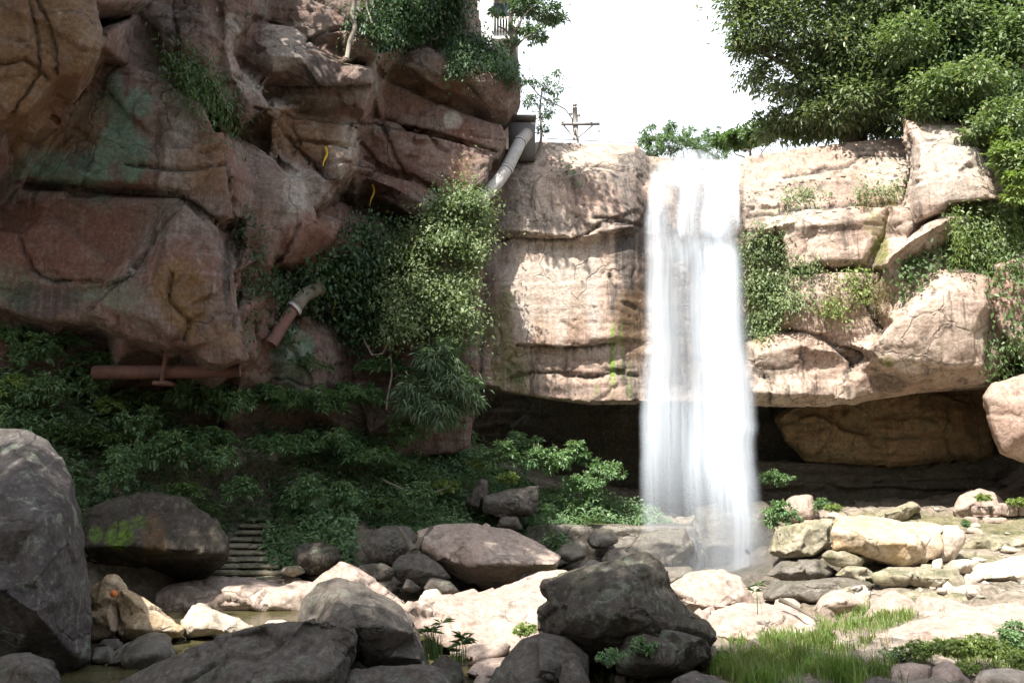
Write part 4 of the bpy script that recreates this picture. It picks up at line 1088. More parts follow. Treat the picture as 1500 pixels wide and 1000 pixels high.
# ------------------------------------------------------------------ trees
def tree(label, base, blobs, n, size, mat, trunk_r=0.3, group=None, width=0.5, limb_mat='bark', shell=0.5, down=0.25, per=22, spread=0.17, name='tree', trunk_top=None, flat=0.4, limbs=True, cat='tree'):
    t = empty(name, base)
    tag(t, label, cat, group)
    base = np.array(base, float)
    cs = np.array([b[0] for b in blobs], float)
    vol = np.array([np.prod(b[1]) ** 0.667 for b in blobs]); vol /= vol.sum()
    parts = [blob_leaves(b[0], b[1], max(20, int(n * w)), size, width, shell, per, spread, flat, down=down) for b, w in zip(blobs, vol)]
    leaf_obj('crown', merge(parts), mat, t)
    top = np.array(trunk_top) if trunk_top is not None else np.array([*(0.5 * base[:2] + 0.5 * cs.mean(0)[:2]), base[2] + 0.55 * (cs[:, 2].max() - base[2])])
    tp = []
    h = np.linspace(0, 1, 7)
    pts = [base + (top - base) * a + np.array([math.sin(a * 5) * .12, math.cos(a * 4) * .12 - .12, 0]) * (1 - a) * 2 for a in h]
    tp.append(tube(pts, [trunk_r * (1.25 - 0.75 * a) for a in h], 10))
    if limbs:
        for b in blobs:
            c = np.array(b[0]); s = pts[3 + rnd.randrange(4)]
            mid = (s + c) / 2 + np.array([rnd.uniform(-.3, .3), rnd.uniform(-.3, .3), rnd.uniform(-.5, .2)])
            q = [s, (s + mid) / 2 + np.array([0, 0, .1]), mid, (mid + c) / 2, c]
            tp.append(tube(q, [trunk_r * .42, trunk_r * .34, trunk_r * .25, trunk_r * .15, trunk_r * .05], 6))
            for _ in range(3):
                e = c + np.array(b[1]) * rvec(1)[0] * 0.75
                tp.append(tube([(mid + c) / 2, (mid + c + e * 2) / 4 + np.array([0, 0, .1]), e], [trunk_r * .13, trunk_r * .08, .012], 5))
    v, f = merge(tp)
    link('trunk', mesh_np('trunk', v - base, f, smooth=True), M[limb_mat], t)
    return t

def pb(px, py, Y, rpx, fy=1.0, fd=1.0):
    c = P(px, py, Y); r = rpx * Y / F
    return (tuple(c), (r, r * fd, r * fy))

# big tree on the right rim
bl = [pb(1108,-10,33,50,.8), pb(1094,60,33,34,.7), pb(1120,40,33,50,.8), pb(1100,105,33.5,28,.8), pb(1160,-40,33,70), pb(1180,50,33,58,.9), pb(1150,120,33.5,40,.8), pb(1165,165,34,32,.7),
      pb(1230,-20,33,70), pb(1245,70,33,60), pb(1215,130,33.5,48), pb(1280,120,33.6,48), pb(1300,20,33,70), pb(1230,175,34.6,40,.6), pb(1290,170,34.6,40,.6), pb(1190,185,34.8,34,.5), pb(1130,180,35,26,.6), pb(1120,-100,33,80), pb(1240,-120,33,90), pb(1250,150,32.6,44,.8), pb(1170,195,35.2,36,.5), pb(1215,192,35,36,.5), pb(1260,186,34.6,40,.5), pb(1305,182,34.2,36,.5), pb(1120,198,35.4,24,.5), pb(1215,172,33,34,.6), pb(1290,150,32.4,36,.8), pb(1300,90,32.4,44), pb(1105,75,33.2,26,.5), pb(1076,8,32.8,24,.6)]
b0 = P(1255, 190, 35); tree('big broad-leaved tree with a spreading crown on the rim right of the waterfall', (b0.x, 35.2, b0.z - 2.0), bl, 50000, 0.24, 'leaf_tree', 0.45, width=0.42, spread=0.36, per=46, shell=.3)
bl = [pb(1110,195,40,22,.7), pb(1085,205,42,24,.6), pb(1140,190,40,22,.6), pb(1060,206,44,16,.6)]
b0 = P(1100, 235, 41); tree('small dark bushy tree behind the lip of the rock right of the fall', (b0.x, 41, b0.z - 1.5), bl, 2600, 0.28, 'leaf_mid', 0.12)
BT = 'feathery trees far behind the lip of the fall'
for i, (x, top, w, lb) in enumerate([(952,186,16,'leftmost feathery tree far behind the top of the fall'), (982,176,17,'tallest feathery tree far behind the top of the fall'), (1012,190,20,'middle rounded feathery tree far behind the top of the fall'), (1046,190,20,'feathery tree far behind the right end of the fall lip')]):
    Y = 52 + i; w *= 1.35
    bl = [pb(x, top + 8, Y, w * .45, 1.2), pb(x - w * .4, top + 20, Y, w * .5, 1.0), pb(x + w * .45, top + 22, Y, w * .5, 1.0), pb(x, top + 34, Y, w * .9, .8)]
    b0 = P(x, 250, Y); tree(lb, (b0.x, Y, b0.z - 1), bl, 1500, 0.26, 'leaf_blue', 0.10, group=BT, width=0.3)
# tree behind the white house and the thin one over the ledge
bl = [pb(770,10,35,30,.45), pb(800,18,35,28,.45), pb(762,38,34.6,18,.45), pb(785,50,35,24,.4), pb(765,-20,35,40,.5), pb(790,-30,35,40,.5), pb(815,30,35.2,16,.5), pb(745,70,34.6,14,.5), pb(728,18,34.5,12,.6), pb(752,60,34.4,10,.6)]
b0 = P(752, 110, 34.6); tree('airy layered tree leaning out beside the white house', (b0.x, 34.6, b0.z - .6), bl, 5200, 0.22, 'leaf_blue', 0.12, width=0.4, spread=0.22, trunk_top=P(748, 20, 34.8), shell=.3)
bl = [pb(790,120,31.5,12,.6), pb(812,130,31.5,14,.6), pb(776,150,31.5,12,.8), pb(800,165,31.5,12,.9), pb(795,188,31.5,10,.8), pb(818,108,31.5,8,.6), pb(770,118,31.5,8,.5), pb(812,150,31.5,9,.6)]
b0 = P(783, 205, 31.6); tree('spindly young tree with sparse leaves against the sky beside the concrete block', (b0.x, 31.6, b0.z - .8), bl, 1000, 0.16, 'leaf_blue', 0.05, width=0.35, trunk_top=P(795, 130, 31.5), shell=.2, per=9, spread=.3)

# trees on the rims outside the picture whose crowns shade the gorge
RIM = 'tall trees on the gorge rim'
def rim_tree(x, y, crowns, n, label, bx=None, by=None):
    bx = x if bx is None else bx; by = y if by is None else by
    z = float(ground_z(bx, by)[0])
    tree(label, (bx, by, z - .3), crowns, n, 0.42, 'leaf_dark', 0.45, group=RIM, width=0.55, trunk_top=(x, y, crowns[0][0][2] - 1.5), spread=0.22, shell=.25)
RT = 'tall tree on the gorge rim whose crown shades the rocks below'
rim_tree(-19, 17, [((-19, 17, 22.5), (4.4, 4.2, 2)), ((-14.5, 17, 22), (4, 4, 2)), ((-10, 16.5, 22), (3.2, 3.6, 1.8)), ((-16, 21.5, 22.5), (4, 4, 2)), ((-11.5, 21, 22.5), (3.2, 4, 1.8)), ((-6.4, 14.6, 22), (2.2, 2.4, 1.4))], 38000, RT, -19, 11)
rim_tree(-20, 25, [((-19, 25, 23.5), (4.5, 4.5, 2.2)), ((-13.5, 25, 23.5), (4.2, 4, 2)), ((-10, 26, 23.5), (2.8, 3.0, 1.6)), ((-15.8, 12.9, 22), (3.6, 2.2, 1.6)), ((-10, 13.2, 22), (3.0, 1.8, 1.4)), ((-13, 29, 24), (4, 3.4, 2)), ((-17.6, 10.2, 22), (2.4, 1.9, 1.4)), ((-9.2, 10.4, 22), (2.2, 1.5, 1.2))], 42000, RT, -21, 20)
rim_tree(-14, 0, [((-14, -.4, 22), (4.2, 2.8, 2)), ((-19, 1, 22), (4, 4.2, 2)), ((-9.6, -.4, 22), (3.4, 2.8, 2)), ((-16.4, 3.0, 21.8), (2.4, 1.7, 1.4)), ((-13, -4, 22), (5, 3.0, 2))], 34000, RT, -19, -6)
rim_tree(-4, 0, [((-4.8, .3, 22), (3.4, 2.6, 1.8)), ((-1.9, -1.2, 22), (2.3, 2.2, 1.6)), ((-6.5, 1.3, 21.7), (2.0, 1.4, 1.2)), ((-8, -4, 22), (4, 3, 2))], 20000, RT, -6, -9)
b0 = P(640, -60, 31)
tree('slender tree on top of the side cliff whose leaves dapple the fall cliff', (b0.x, 31, b0.z - 2), [((-1.9, 25.9, 22), (2.6, .9, .8)), ((-1.6, 27.0, 22), (2.2, 1.0, .9)), ((-3.6, 27.4, 22.3), (1.8, 1.2, .9)), ((-3, 28.6, 22.5), (2.6, 1.4, 1))], 4200, .3, 'leaf_dark', .2, group=RIM, trunk_top=(-3, 27.5, 21.5), shell=.2, per=30)
# woods standing behind the camera and on the far right bank
fv = []
for k in range(120):
    a = rnd.uniform(-math.pi * .98, .30)
    r_ = rnd.uniform(24, 34)
    x, y = math.cos(a) * r_, math.sin(a) * r_ * .9 + 2
    if x < 14 and y > -14: continue
    z = float(ground_z(x, y)[0])
    hh = rnd.uniform(10, 17)
    fv.append(blob_leaves((x, y, z + hh * .5), (4.0, 4.0, hh * .55), 1100, .95, .6, shell=.5))
tag(link('forest', mesh_np('forest', *merge(fv)), M['leaf_dark']), kind='stuff')

# ------------------------------------------------------------------ ivy and plants on the rocks
def ivy(name, label, polys, mat, cat='ivy', group=None):
    parts = [x for x in (surf_leaves(*a[:1], **a[1]) for a in polys) if x is not None]
    if not parts: return None
    o = leaf_obj(name, merge(parts), mat)
    return tag(o, label, cat, group)
def blobs_thing(name, label, blobs, n, size, mat, cat='bush', width=0.5, extra=None, **k):
    vol = np.array([np.prod(b[1]) ** 0.667 for b in blobs]); vol /= vol.sum()
    parts = [blob_leaves(b[0], b[1], max(12, int(n * w)), size, width, **k) for b, w in zip(blobs, vol)]
    if extra is not None: parts += extra
    return tag(leaf_obj(name, merge(parts), mat), label, cat)

K = dict
ivy('ivy', 'bright sunlit curtain of ivy at the corner between the two cliffs',
    [([(600,330),(640,300),(690,278),(706,300),(712,340),(694,390),(694,450),(690,500),(640,490),(580,500),(562,470),(556,400),(580,350)], K(n=15000, size=.14, thick=1.25, lump=1.2, hang=.3)),
     ([(630,310),(700,272),(712,300),(700,360),(640,340)], K(n=3200, size=.14, thick=.7))], 'leaf_sun')
ivy('ivy', 'dark shaded ivy spreading under the hollow left of the sunlit curtain of ivy',
    [([(425,390),(470,365),(500,345),(560,335),(610,330),(585,360),(562,410),(562,480),(545,520),(500,490),(440,430)], K(n=8000, size=.17, thick=.9))], 'leaf_dark')
ivy('ivy', 'narrow strip of creeper climbing the crack beside the tall stained rock column',
    [([(350,310),(375,320),(382,400),(372,480),(352,500),(348,420)], K(n=900, size=.13, thick=.15)), ([(395,400),(420,390),(425,450),(412,520),(392,510)], K(n=1300, size=.13, thick=.2))], 'leaf_dark')
ivy('ivy', 'clump of ferns draped over the ledge right of the green-stained face of the side cliff',
    [([(246,78),(262,78),(300,110),(345,160),(350,188),(315,200),(285,175),(258,120)], K(n=2600, size=.2, width=.25, thick=.5, hang=.9))], 'leaf_mid')
ivy('ivy', 'dark mat of creepers capping the overhanging rock at the top of the side cliff',
    [([(555,-20),(680,-20),(688,45),(735,84),(764,110),(740,114),(690,97),(655,70),(630,50),(580,50),(552,62),(520,30)], K(n=13000, size=.14, thick=.45, hang=.9)),
     ([(655,70),(696,62),(762,106),(762,124),(700,106),(668,110)], K(n=4500, size=.13, thick=.3, hang=1.0))], 'leaf_dark')
st = []
for x, y in [(560,58),(575,60),(590,58),(648,66),(655,80),(662,92),(672,98),(600,56),(765,118),(768,125),(760,128),(620,55),(690,100),(510,40),(516,44)] * 3:
    h = hit(x + rnd.uniform(-6, 6), y)
    if h: st.append(h[0] + Vector((0, -.25, .1)))
tag(leaf_obj('vine', strand_leaves(st, [rnd.uniform(.5, 1.5) for _ in st], .12, .35, .06), 'leaf_dark'), 'fringe of thin vines dangling from the creeper mat over the overhanging rock', 'vine')
ivy('ivy', 'tall wall of glossy leaves climbing the slope in the top right corner',
    [([(1285,30),(1340,-20),(1500,-20),(1510,300),(1480,290),(1450,230),(1436,190),(1380,182),(1325,172),(1320,110)], K(n=20000, size=.21, thick=1.2, lump=.6, only=('cliff',))),
     ([(1420,180),(1500,160),(1510,300),(1478,290),(1448,240)], K(n=4000, size=.2, thick=.9, only=('cliff',))),
     ([(1500,-60),(1690,-60),(1690,420),(1530,380),(1500,300)], K(n=14000, size=.24, thick=1.2, lump=.6, only=('cliff',)))], 'leaf_mid')
bl = [pb(1330,60,30.5,40), pb(1370,130,30,40,.8), pb(1350,160,30.3,28,.7), pb(1430,120,29.5,40), pb(1470,180,28.8,34), pb(1490,240,28,34), pb(1480,60,30,40), pb(1395,30,31,50), pb(1430,190,29,26,.7), pb(1340,-20,31,50), pb(1450,-20,31,50)]
blobs_thing('bush', 'mass of pale shining shrubs tumbling over the rim above the bright right-hand block', bl, 20000, .2, 'leaf_sun', shell=.25, spread=.36, per=40)
bl = [pb(1480,225,28,22), pb(1492,262,27.6,20), pb(1470,200,28.4,16), pb(1488,285,27.6,14), pb(1460,225,28.4,12)]
blobs_thing('bush', 'light green climbing shrub at the right edge just above the weeping grass', bl, 2200, .2, 'leaf_light', shell=.4)

def hang_plant(label, px0, px1, py0, py1, n, lmin, lmax, mat, size=.13, width=.2):
    s = []
    for _ in range(n):
        h = hit(rnd.uniform(px0, px1), rnd.uniform(py0, py1))
        if h: s.append(h[0] + h[1] * rnd.uniform(.1, .45))
    return tag(leaf_obj('hanging_plant', strand_leaves(s, [rnd.uniform(lmin, lmax) for _ in s], size, width, .05), mat), label, 'hanging plant')
hang_plant('weeping yellow-green grass hanging under the bright block at the right edge', 1385, 1505, 296, 370, 420, .4, 1.5, 'leaf_light', .17, .16)
hang_plant('dark green plants hanging below the weeping grass above the slanting pink face', 1390, 1505, 350, 400, 160, .3, 1.1, 'leaf_mid', .17, .3)
ivy('ivy', 'dark leafy creeper along the seam under the brown overhang on the right cliff',
    [([(1316,405),(1345,375),(1395,352),(1420,360),(1400,395),(1365,400),(1335,432),(1318,428)], K(n=900, size=.17, thick=.4))], 'leaf_mid')
ivy('ivy', 'pale leafy curtain behind the weeping grass under the bright block',
    [([(1385,318),(1440,304),(1505,300),(1505,400),(1440,398),(1390,365)], K(n=3000, size=.15, thick=.6))], 'leaf_sun')
ivy('ivy', 'shaded creeper at the right edge below the slanting pink face',
    [([(1440,490),(1460,500),(1505,480),(1510,545),(1470,550),(1442,540)], K(n=900, size=.17, thick=.5)), ([(1450,410),(1505,380),(1505,470),(1470,470)], K(n=220, size=.2, thick=.6))], 'leaf_mid')
ivy('ivy', 'sunlit sprawling creeper on the cliff immediately right of the falling water',
    [([(1090,340),(1125,325),(1150,345),(1145,385),(1200,380),(1195,420),(1170,450),(1140,470),(1130,495),(1098,490),(1088,450)], K(n=5200, size=.13, thick=.4, lump=1.4)), ([(1100,460),(1135,470),(1125,500),(1092,490)], K(n=700, size=.12, thick=.3))], 'leaf_sun')
ivy('ivy', 'row of low leafy plants along the ledge under the top overhang right of the fall',
    [([(1130,300),(1165,285),(1210,280),(1215,292),(1150,310)], K(n=450, size=.13, thick=.35)), ([(1240,296),(1280,280),(1322,270),(1322,290),(1260,302)], K(n=600, size=.13, thick=.35))], 'leaf_sun')
hang_plant('dry brownish grass trailing from the ledge below the row of low leafy plants', 1255, 1322, 285, 305, 90, .2, .9, 'leaf_dry', .13, .14)
hang_plant('thin olive trailing weeds on the right cliff, left of the slanting pink face', 1200, 1310, 395, 440, 110, .3, 1.2, 'leaf_dry', .13, .18)
ivy('ivy', 'small bright tuft of leaves on the narrow ledge in the middle of the right cliff',
    [([(1195,445),(1215,447),(1248,458),(1246,468),(1200,455)], K(n=350, size=.13, thick=.3)), ([(1225,390),(1265,385),(1270,440),(1240,440)], K(n=500, size=.14, thick=.35))], 'leaf_light')
ivy('ivy', 'little green tuft growing on the bare cliff left of the fall, near its top',
    [([(820,252),(840,248),(852,266),(830,270)], K(n=130, size=.14, thick=.4))], 'leaf_mid')
ivy('ivy', 'tiny plant at the lower lip of the cliff left of the fall', [([(748,548),(762,540),(770,560),(755,566)], K(n=120, size=.12, thick=.3))], 'leaf_mid')

# ------------------------------------------------------------------ leafy bank on the left
def bank(n, xr, yr, size, width, seed, hmax, thr=-0.2):
    x = rng.uniform(*xr, n); y = rng.uniform(*yr, n)
    z = ground_z(x, y)
    p = np.stack([x, y, z], 1)
    lm = smooth01(fbm(p * 0.8, 4, seed), -0.35, 0.45)
    px, py = project(p)
    ok = (z > 0.6) & (x < 6.0)
    sxx = -0.285 * y; ok &= ~((x > sxx - 1.75 + .8 * np.clip((y - 23.3) / 3.6, 0, 1)) & (x < sxx + .05) & (y > 22.6) & (y < 26.4))
    ok &= ~((px > 520) & (px < 900) & (y < 26.5))
    ok &= ~((px > 125) & (px < 335) & (py > 752) & (y < 24))
    ok &= ~((px > 690) & (px < 800) & (y < 28.6))
    ok &= ~((px > 830) & (y < 29.6))
    p, lm = p[ok], lm[ok]
    k = len(p)
    h = lm * hmax * rng.uniform(0.05, 1.0, k)
    p[:, 2] += h
    p[:, :2] += rng.normal(size=(k, 2)) * 0.05
    ax = rng.normal(size=(k, 3)); ax[:, 2] = ax[:, 2] * 0.4 - 0.15; ax[:, 1] -= 0.3
    no = np.array([0, -0.5, 1.0]) + rng.normal(size=(k, 3)) * 0.4
    return leaves(p, ax, no, np.full(k, size), width)
v, f = bank(150000, (-15, 6), (20.5, 33), .15, .55, 61, 1.0)
tag(link('undergrowth', mesh_np('undergrowth', v, f), M['leaf_bank']), kind='stuff')
v, f = bank(40000, (-15, 3.5), (20.5, 33), .26, .2, 62, 1.2)
tag(link('fern_undergrowth', mesh_np('fern_undergrowth', v, f), M['leaf_bank']), kind='stuff')

# shrubs on the bank: one mesh per kind, copied
def frond_mesh(n_fr, length, leaf, width, arch, spread=1.0):
    ps, ax, no = [], [], []
    for i in range(n_fr):
        a = rnd.uniform(0, 2 * math.pi); l = length * rnd.uniform(.6, 1.1); e = rnd.uniform(.5, 1.25)
        d = np.array([math.cos(a) * spread, math.sin(a) * spread, 0])
        k = max(6, int(l / (leaf * .42)))
        t = np.linspace(0.15, 1, k)
        c = d[None] * (t * l * math.cos(e))[:, None] + np.array([0, 0, 1.0])[None] * (l * (math.sin(e) * t - arch * t * t))[:, None]
        s = np.cross(d, [0, 0, 1.0])
        for sg in (-1, 1):
            ps.append(c + rng.normal(size=c.shape) * .02); ax.append(np.tile(s * sg * .8 + d * .6, (k, 1)) + rng.normal(size=(k, 3)) * .3)
            no.append(np.tile([0, 0, 1.0], (k, 1)) + rng.normal(size=(k, 3)) * .3)
    ps, ax, no = map(np.concatenate, (ps, ax, no))
    return leaves(ps, ax, no, np.full(len(ps), leaf), width, .3)
def round_mesh(n, r, leaf, width):
    parts = []
    for i in range(7):
        a = rnd.uniform(0, 6.28); q = rnd.uniform(.2, .7) * r
        parts.append(blob_leaves((math.cos(a) * q, math.sin(a) * q, rnd.uniform(.35, 1.0) * r), (r * .5, r * .5, r * .38), n // 7, leaf, width, shell=.35))
    return merge(parts)
KIND = {}
for nm, vf, mt in (('bamboo', frond_mesh(60, 1.5, .26, .16, .55), 'leaf_bank'), ('fern', frond_mesh(34, 1.0, .17, .28, .6), 'leaf_mid'),
                   ('round', round_mesh(1300, .8, .15, .55), 'leaf_bank'), ('light', round_mesh(1000, .7, .15, .6), 'leaf_light'), ('dark', round_mesh(1500, .9, .15, .5), 'leaf_bank')):
    me = mesh_np('shrub_' + nm, *vf); me.materials.append(M[mt]); KIND[nm] = me
def shrub(kind, px, py, Y, sc, label, name='shrub', group=None, cat='shrub', drop=True):
    c = P(px, py, Y)
    o = bpy.data.objects.new(name, KIND[kind])
    o.location = c; o.scale = (sc, sc, sc * rnd.uniform(.85, 1.1)); o.rotation_euler = (0, 0, rnd.uniform(0, 6.28))
    COL.objects.link(o)
    return tag(o, label, cat, group)
GS = 'shrubs on the leafy bank'
for a in [
 ('bamboo', 560, 545, 28.2, .9, 'bamboo-like shrub left of the feathery bush under the ivy'),
 ('bamboo', 520, 590, 27.6, 1.0, 'large drooping bamboo-like shrub in the dark centre of the bank'),
 ('bamboo', 455, 600, 27.0, 1.05, 'drooping bamboo-like shrub below the slanting rusty pipe'),
 ('bamboo', 390, 590, 26.4, 1.0, 'bamboo-like shrub at the right end of the horizontal rusty pipe'),
 ('bamboo', 480, 660, 26.8, 1.0, 'lowest dark drooping shrub above the mossy boulder by the stairs'),
 ('bamboo', 400, 660, 25.8, .9, 'dark drooping shrub above the top of the stone stairs'),
 ('dark', 340, 620, 25.4, 1.0, 'round dark shrub below the right half of the rusty pipe'),
 ('dark', 280, 610, 24.9, 1.0, 'round dark shrub directly under the pipe hanger'),
 ('fern', 200, 590, 24.4, 1.0, 'fern clump below the left end of the rusty pipe'),
 ('round', 120, 590, 23.7, 1.0, 'leafy round shrub up the bank left of the rusty pipe'),
 ('light', 30, 590, 22.8, 1.0, 'paler green shrub at the left edge under the red rock face'),
 ('round', 50, 540, 23.2, .9, 'round shrub at the foot of the red rock face'),
 ('bamboo', 90, 510, 23.8, .75, 'grassy drooping clump right under the side cliff'),
 ('bamboo', 20, 500, 23.2, .7, 'grassy drooping clump at the left edge under the side cliff'),
 ('fern', 150, 650, 23.2, 1.0, 'light fern clump above the boulder with the moss patch'),
 ('light', 160, 610, 24.0, .8, 'bright leafy shrub halfway up the left bank'),
 ('fern', 90, 640, 22.8, 1.0, 'fern clump beside the top of the tall lichen boulder'),
 ('round', 240, 690, 23.6, 1.0, 'leafy shrub overhanging the boulder with the moss patch'),
 ('dark', 320, 700, 24.2, .9, 'dark shrub at the left of the stone stairs'),
 ('dark', 180, 700, 22.8, .8, 'dark shrub behind the shoulder of the tall lichen boulder'),
 ('fern', 300, 750, 23.6, .6, 'small fern clump beside the middle of the stone stairs'),
 ('round', 450, 745, 25.4, .8, 'low leafy shrub right of the stone stairs'),
 ('round', 510, 750, 25.6, .8, 'low leafy shrub above the squarish mossy boulder'),
 ('fern', 560, 745, 26.2, .8, 'low fern clump behind the flat grey boulder'),
 ('round', 610, 745, 26.8, .7, 'low leafy shrub above the left end of the large tilted boulder'),
 ('light', 652, 728, 28.4, .75, 'sunlit yellow-green shrub under the hollow, left of the smooth split boulder'),
 ('light', 745, 712, 28.6, .6, 'sunlit yellow-green leaves on top of the smooth split boulder'),
 ('round', 725, 690, 29.0, 1.0, 'green shrub rising behind the smooth split boulder'),
 ('dark', 790, 700, 30.0, 1.0, 'dark shrub in the hollow right of the smooth split boulder'),
 ('dark', 850, 730, 30.4, .9, 'dark shrub in the hollow closest to the falling water'),
 ('round', 800, 762, 28.0, .55, 'low green plant right of the smooth split boulder above the dam'),
 ('fern', 870, 765, 28.6, .5, 'small fern on the dam crest left of the fall'),
 ('dark', 1132, 715, 31.0, .7, 'dark plant in the hollow right of the falling water'),
 ('round', 1146, 775, 28.0, .8, 'bright leafy plant beside the square boulder under the fall'),
 ('light', 1222, 752, 29.0, .45, 'small yellow-green plant behind the left end of the largest white-topped boulder'),
 ('round', 1205, 748, 30.0, .45, 'small green plant right of the squat pink boulder'),
 ('light', 1440, 737, 28.2, .4, 'light plant growing over the top of the dry stone wall'),
 ('bamboo', 140, 535, 24.2, .7, 'grassy clump between the red rock face and the horizontal rusty pipe'),
 ('dark', 60, 600, 22.8, .9, 'dark round shrub between the two pale shrubs at the left edge'),
 ('round', 330, 585, 25.8, .8, 'round shrub just under the right end of the horizontal rusty pipe'),
 ('bamboo', 300, 650, 24.8, .9, 'drooping shrub in the middle of the bank above the stairs and the mossy boulder'),
 ('round', 200, 645, 23.8, .9, 'leafy round shrub uphill of the boulder with the moss patch'),
 ('fern', 270, 725, 22.6, .8, 'ferns hanging over the right shoulder of the boulder with the moss patch'),
 ('round', 170, 722, 22.2, .6, 'leaves spilling over the left top of the boulder with the moss patch'),
 ('bamboo', 440, 540, 27.2, .8, 'drooping shrub at the foot of the slanting red pipe'),
 ('round', 350, 735, 24.4, .7, 'leafy plant at the left side of the stairs halfway up'),
 ('dark', 600, 660, 28.0, 1.0, 'dark shrub below the feathery bush under the ivy'),
 ('bamboo', 540, 680, 27.2, 1.0, 'drooping shrub in the dark middle of the bank right of the stairs'),
 ('light', 700, 690, 28.8, .6, 'pale leafy plant behind the upright dark rock'),
 ('round', 770, 672, 31.0, 1.0, 'leafy shrub at the mouth of the hollow above the smooth split boulder'),
 ('round', 830, 690, 31.5, 1.1, 'leafy shrub halfway back in the hollow left of the fall'),
 ('dark', 890, 715, 31.5, 1.0, 'dim shrub behind the left edge of the falling water'),
 ('light', 1492, 745, 28.0, .5, 'light plant at the right end of the dry stone wall'),
 ('round', 1418, 775, 28.0, .3, 'small plant at the left foot of the dry stone wall')]:
    shrub(*a, group=GS)
# feathery bush under the sunlit ivy
bl = [pb(640,535,27.3,30,1), pb(615,575,27.2,34,.9), pb(670,570,27.2,34,.9), pb(640,600,27.2,38,.8), pb(600,600,27.2,22,.7), pb(685,590,27.3,20,.7), pb(655,510,27.4,18,1)]
blobs_thing('bush', 'feathery bamboo-like bush under the sunlit curtain of ivy', bl, 5200, .30, 'leaf_blue', width=.15, shell=.3, down=.7, flat=.6)
# weeds in the lower right corner
for i, (x, y, Y, s, k, lb) in enumerate([(1350,965,14.2,.42,'light','leafy yellow-green weeds in front of the middle of the long pink slab'), (1395,968,14.0,.48,'light','tallest yellow-green weeds in front of the long pink slab'), (1440,968,13.9,.48,'light','yellow-green weeds above the white rock in the corner'),
   (1480,955,14.2,.45,'round','green weeds at the right edge in front of the long pink slab'), (1500,985,13.4,.4,'light','pale weeds in the very corner at the bottom right'), (1415,990,13.4,.3,'light','small weeds right of the peaked smooth rock'), (1310,972,14.4,.3,'round','small dark-leaved weeds at the left end of the long pink slab'),
   (770,935,15.9,.36,'light','sunlit fluffy tuft left of the big black boulder'), (945,965,13.5,.3,'round','creeping plant at the foot of the big black boulder'), (895,975,13.2,.28,'dark','small shaded plant under the overhang of the big black boulder')]):
    shrub(k, x, y, Y, s, lb, name='weed', cat='weeds', group='leafy weeds among the near rocks')

# grass ----------------------------------------------------------------
def blades(pts, h, w, lean=0.75):
    n = len(pts)
    pts = np.asarray(pts, float)
    a = rng.uniform(0, 2 * math.pi, n)
    d = np.stack([np.cos(a), np.sin(a), np.zeros(n)], 1)
    s = np.stack([-np.sin(a), np.cos(a), np.zeros(n)], 1) if True else 0
    H = (h * rng.uniform(.3, 1.2, n))[:, None]; Wd = np.full((n, 1), w)
    ln = rng.uniform(0.05, 1, n)[:, None] * lean
    up = np.array([0, 0, 1.0])
    m = pts + up * H * .55 + d * H * ln * .3
    t = pts + up * H * (1 - .25 * ln) + d * H * ln * 1.1
    v = np.stack([pts - s * Wd * .5, pts + s * Wd * .5, m + s * Wd * .38, m - s * Wd * .38, t], 1).reshape(-1, 3)
    i = np.arange(n)[:, None] * 5
    f = np.concatenate([i + [0, 1, 2], i + [0, 2, 3], i + [3, 2, 4]], 1).reshape(-1, 3)
    return v, f
def grass_patch(poly, n, h, w=.018, clump=1.0):
    pts = []
    for x, y in sample_poly(poly, n):
        q = hit(x, y)
        if q and q[2] == 'ground': pts.append(tuple(q[0]))
    pts = np.array(pts)
    lm = fbm(pts * 1.3, 3, 15)
    keep = rng.uniform(0, 1, len(pts)) < smooth01(lm, -.35 * clump, .35)
    pts = pts[keep]; lm = lm[keep]
    pts[:, :2] += rng.normal(size=(len(pts), 2)) * .05
    return blades(pts, h * (.7 + .5 * smooth01(lm, -.4, .5)), w)
gp = [grass_patch([(1035,1000),(1060,955),(1120,935),(1180,925),(1240,950),(1300,985),(1310,1005)], 5600, .27),
      grass_patch([(1040,1010),(1060,965),(1180,955),(1300,1000),(1300,1010)], 2800, .34),
      grass_patch([(1180,935),(1215,905),(1270,885),(1330,880),(1350,900),(1300,925),(1262,950),(1230,960)], 5200, .21),
      grass_patch([(1040,935),(1080,885),(1200,900),(1210,935),(1120,955)], 2600, .2),
      grass_patch([(1290,985),(1340,955),(1500,940),(1505,1000),(1440,985),(1380,965)], 2600, .22),
      grass_patch([(860,985),(1040,955),(1060,1000),(880,1005)], 900, .22)]
tag(link('grass', mesh_np('grass', *merge(gp)), M['grass']), kind='stuff')
dg = grass_patch([(860,990),(1040,960),(1120,930),(1200,915),(1300,930),(1330,1005),(870,1005)], 1500, .36, .012)
tag(link('dry_grass', mesh_np('dry_grass', *dg), M['leaf_dry']), kind='stuff')
def reed(px, py, Y, n, h, label):
    c = np.array(P(px, py, Y))
    pts = c + np.c_[rng.normal(size=(n, 2)) * .07, np.zeros(n)]
    st = blades(pts, h, .018, .25)
    hp, ha = [], []
    for k in range(5 if n > 5 else 2):
        q = c + np.array([rnd.uniform(-.05, .05) if n < 6 else rnd.uniform(-.14, .14), rnd.uniform(-.1, .1), h * rnd.uniform(.65, 1.1)])
        for j in range(9):
            a = rnd.uniform(0, 6.28); hp.append(q); ha.append([math.cos(a), math.sin(a), rnd.uniform(-.1, .7)])
    lv = leaves(np.array(hp), np.array(ha), np.tile([0, 0, 1.0], (len(hp), 1)) + rng.normal(size=(len(hp), 3)) * .3, np.full(len(hp), .22), .09)
    return tag(leaf_obj('reed_plant', merge([st, lv]), 'leaf_mid'), label, 'reeds', 'spiky reed plants')
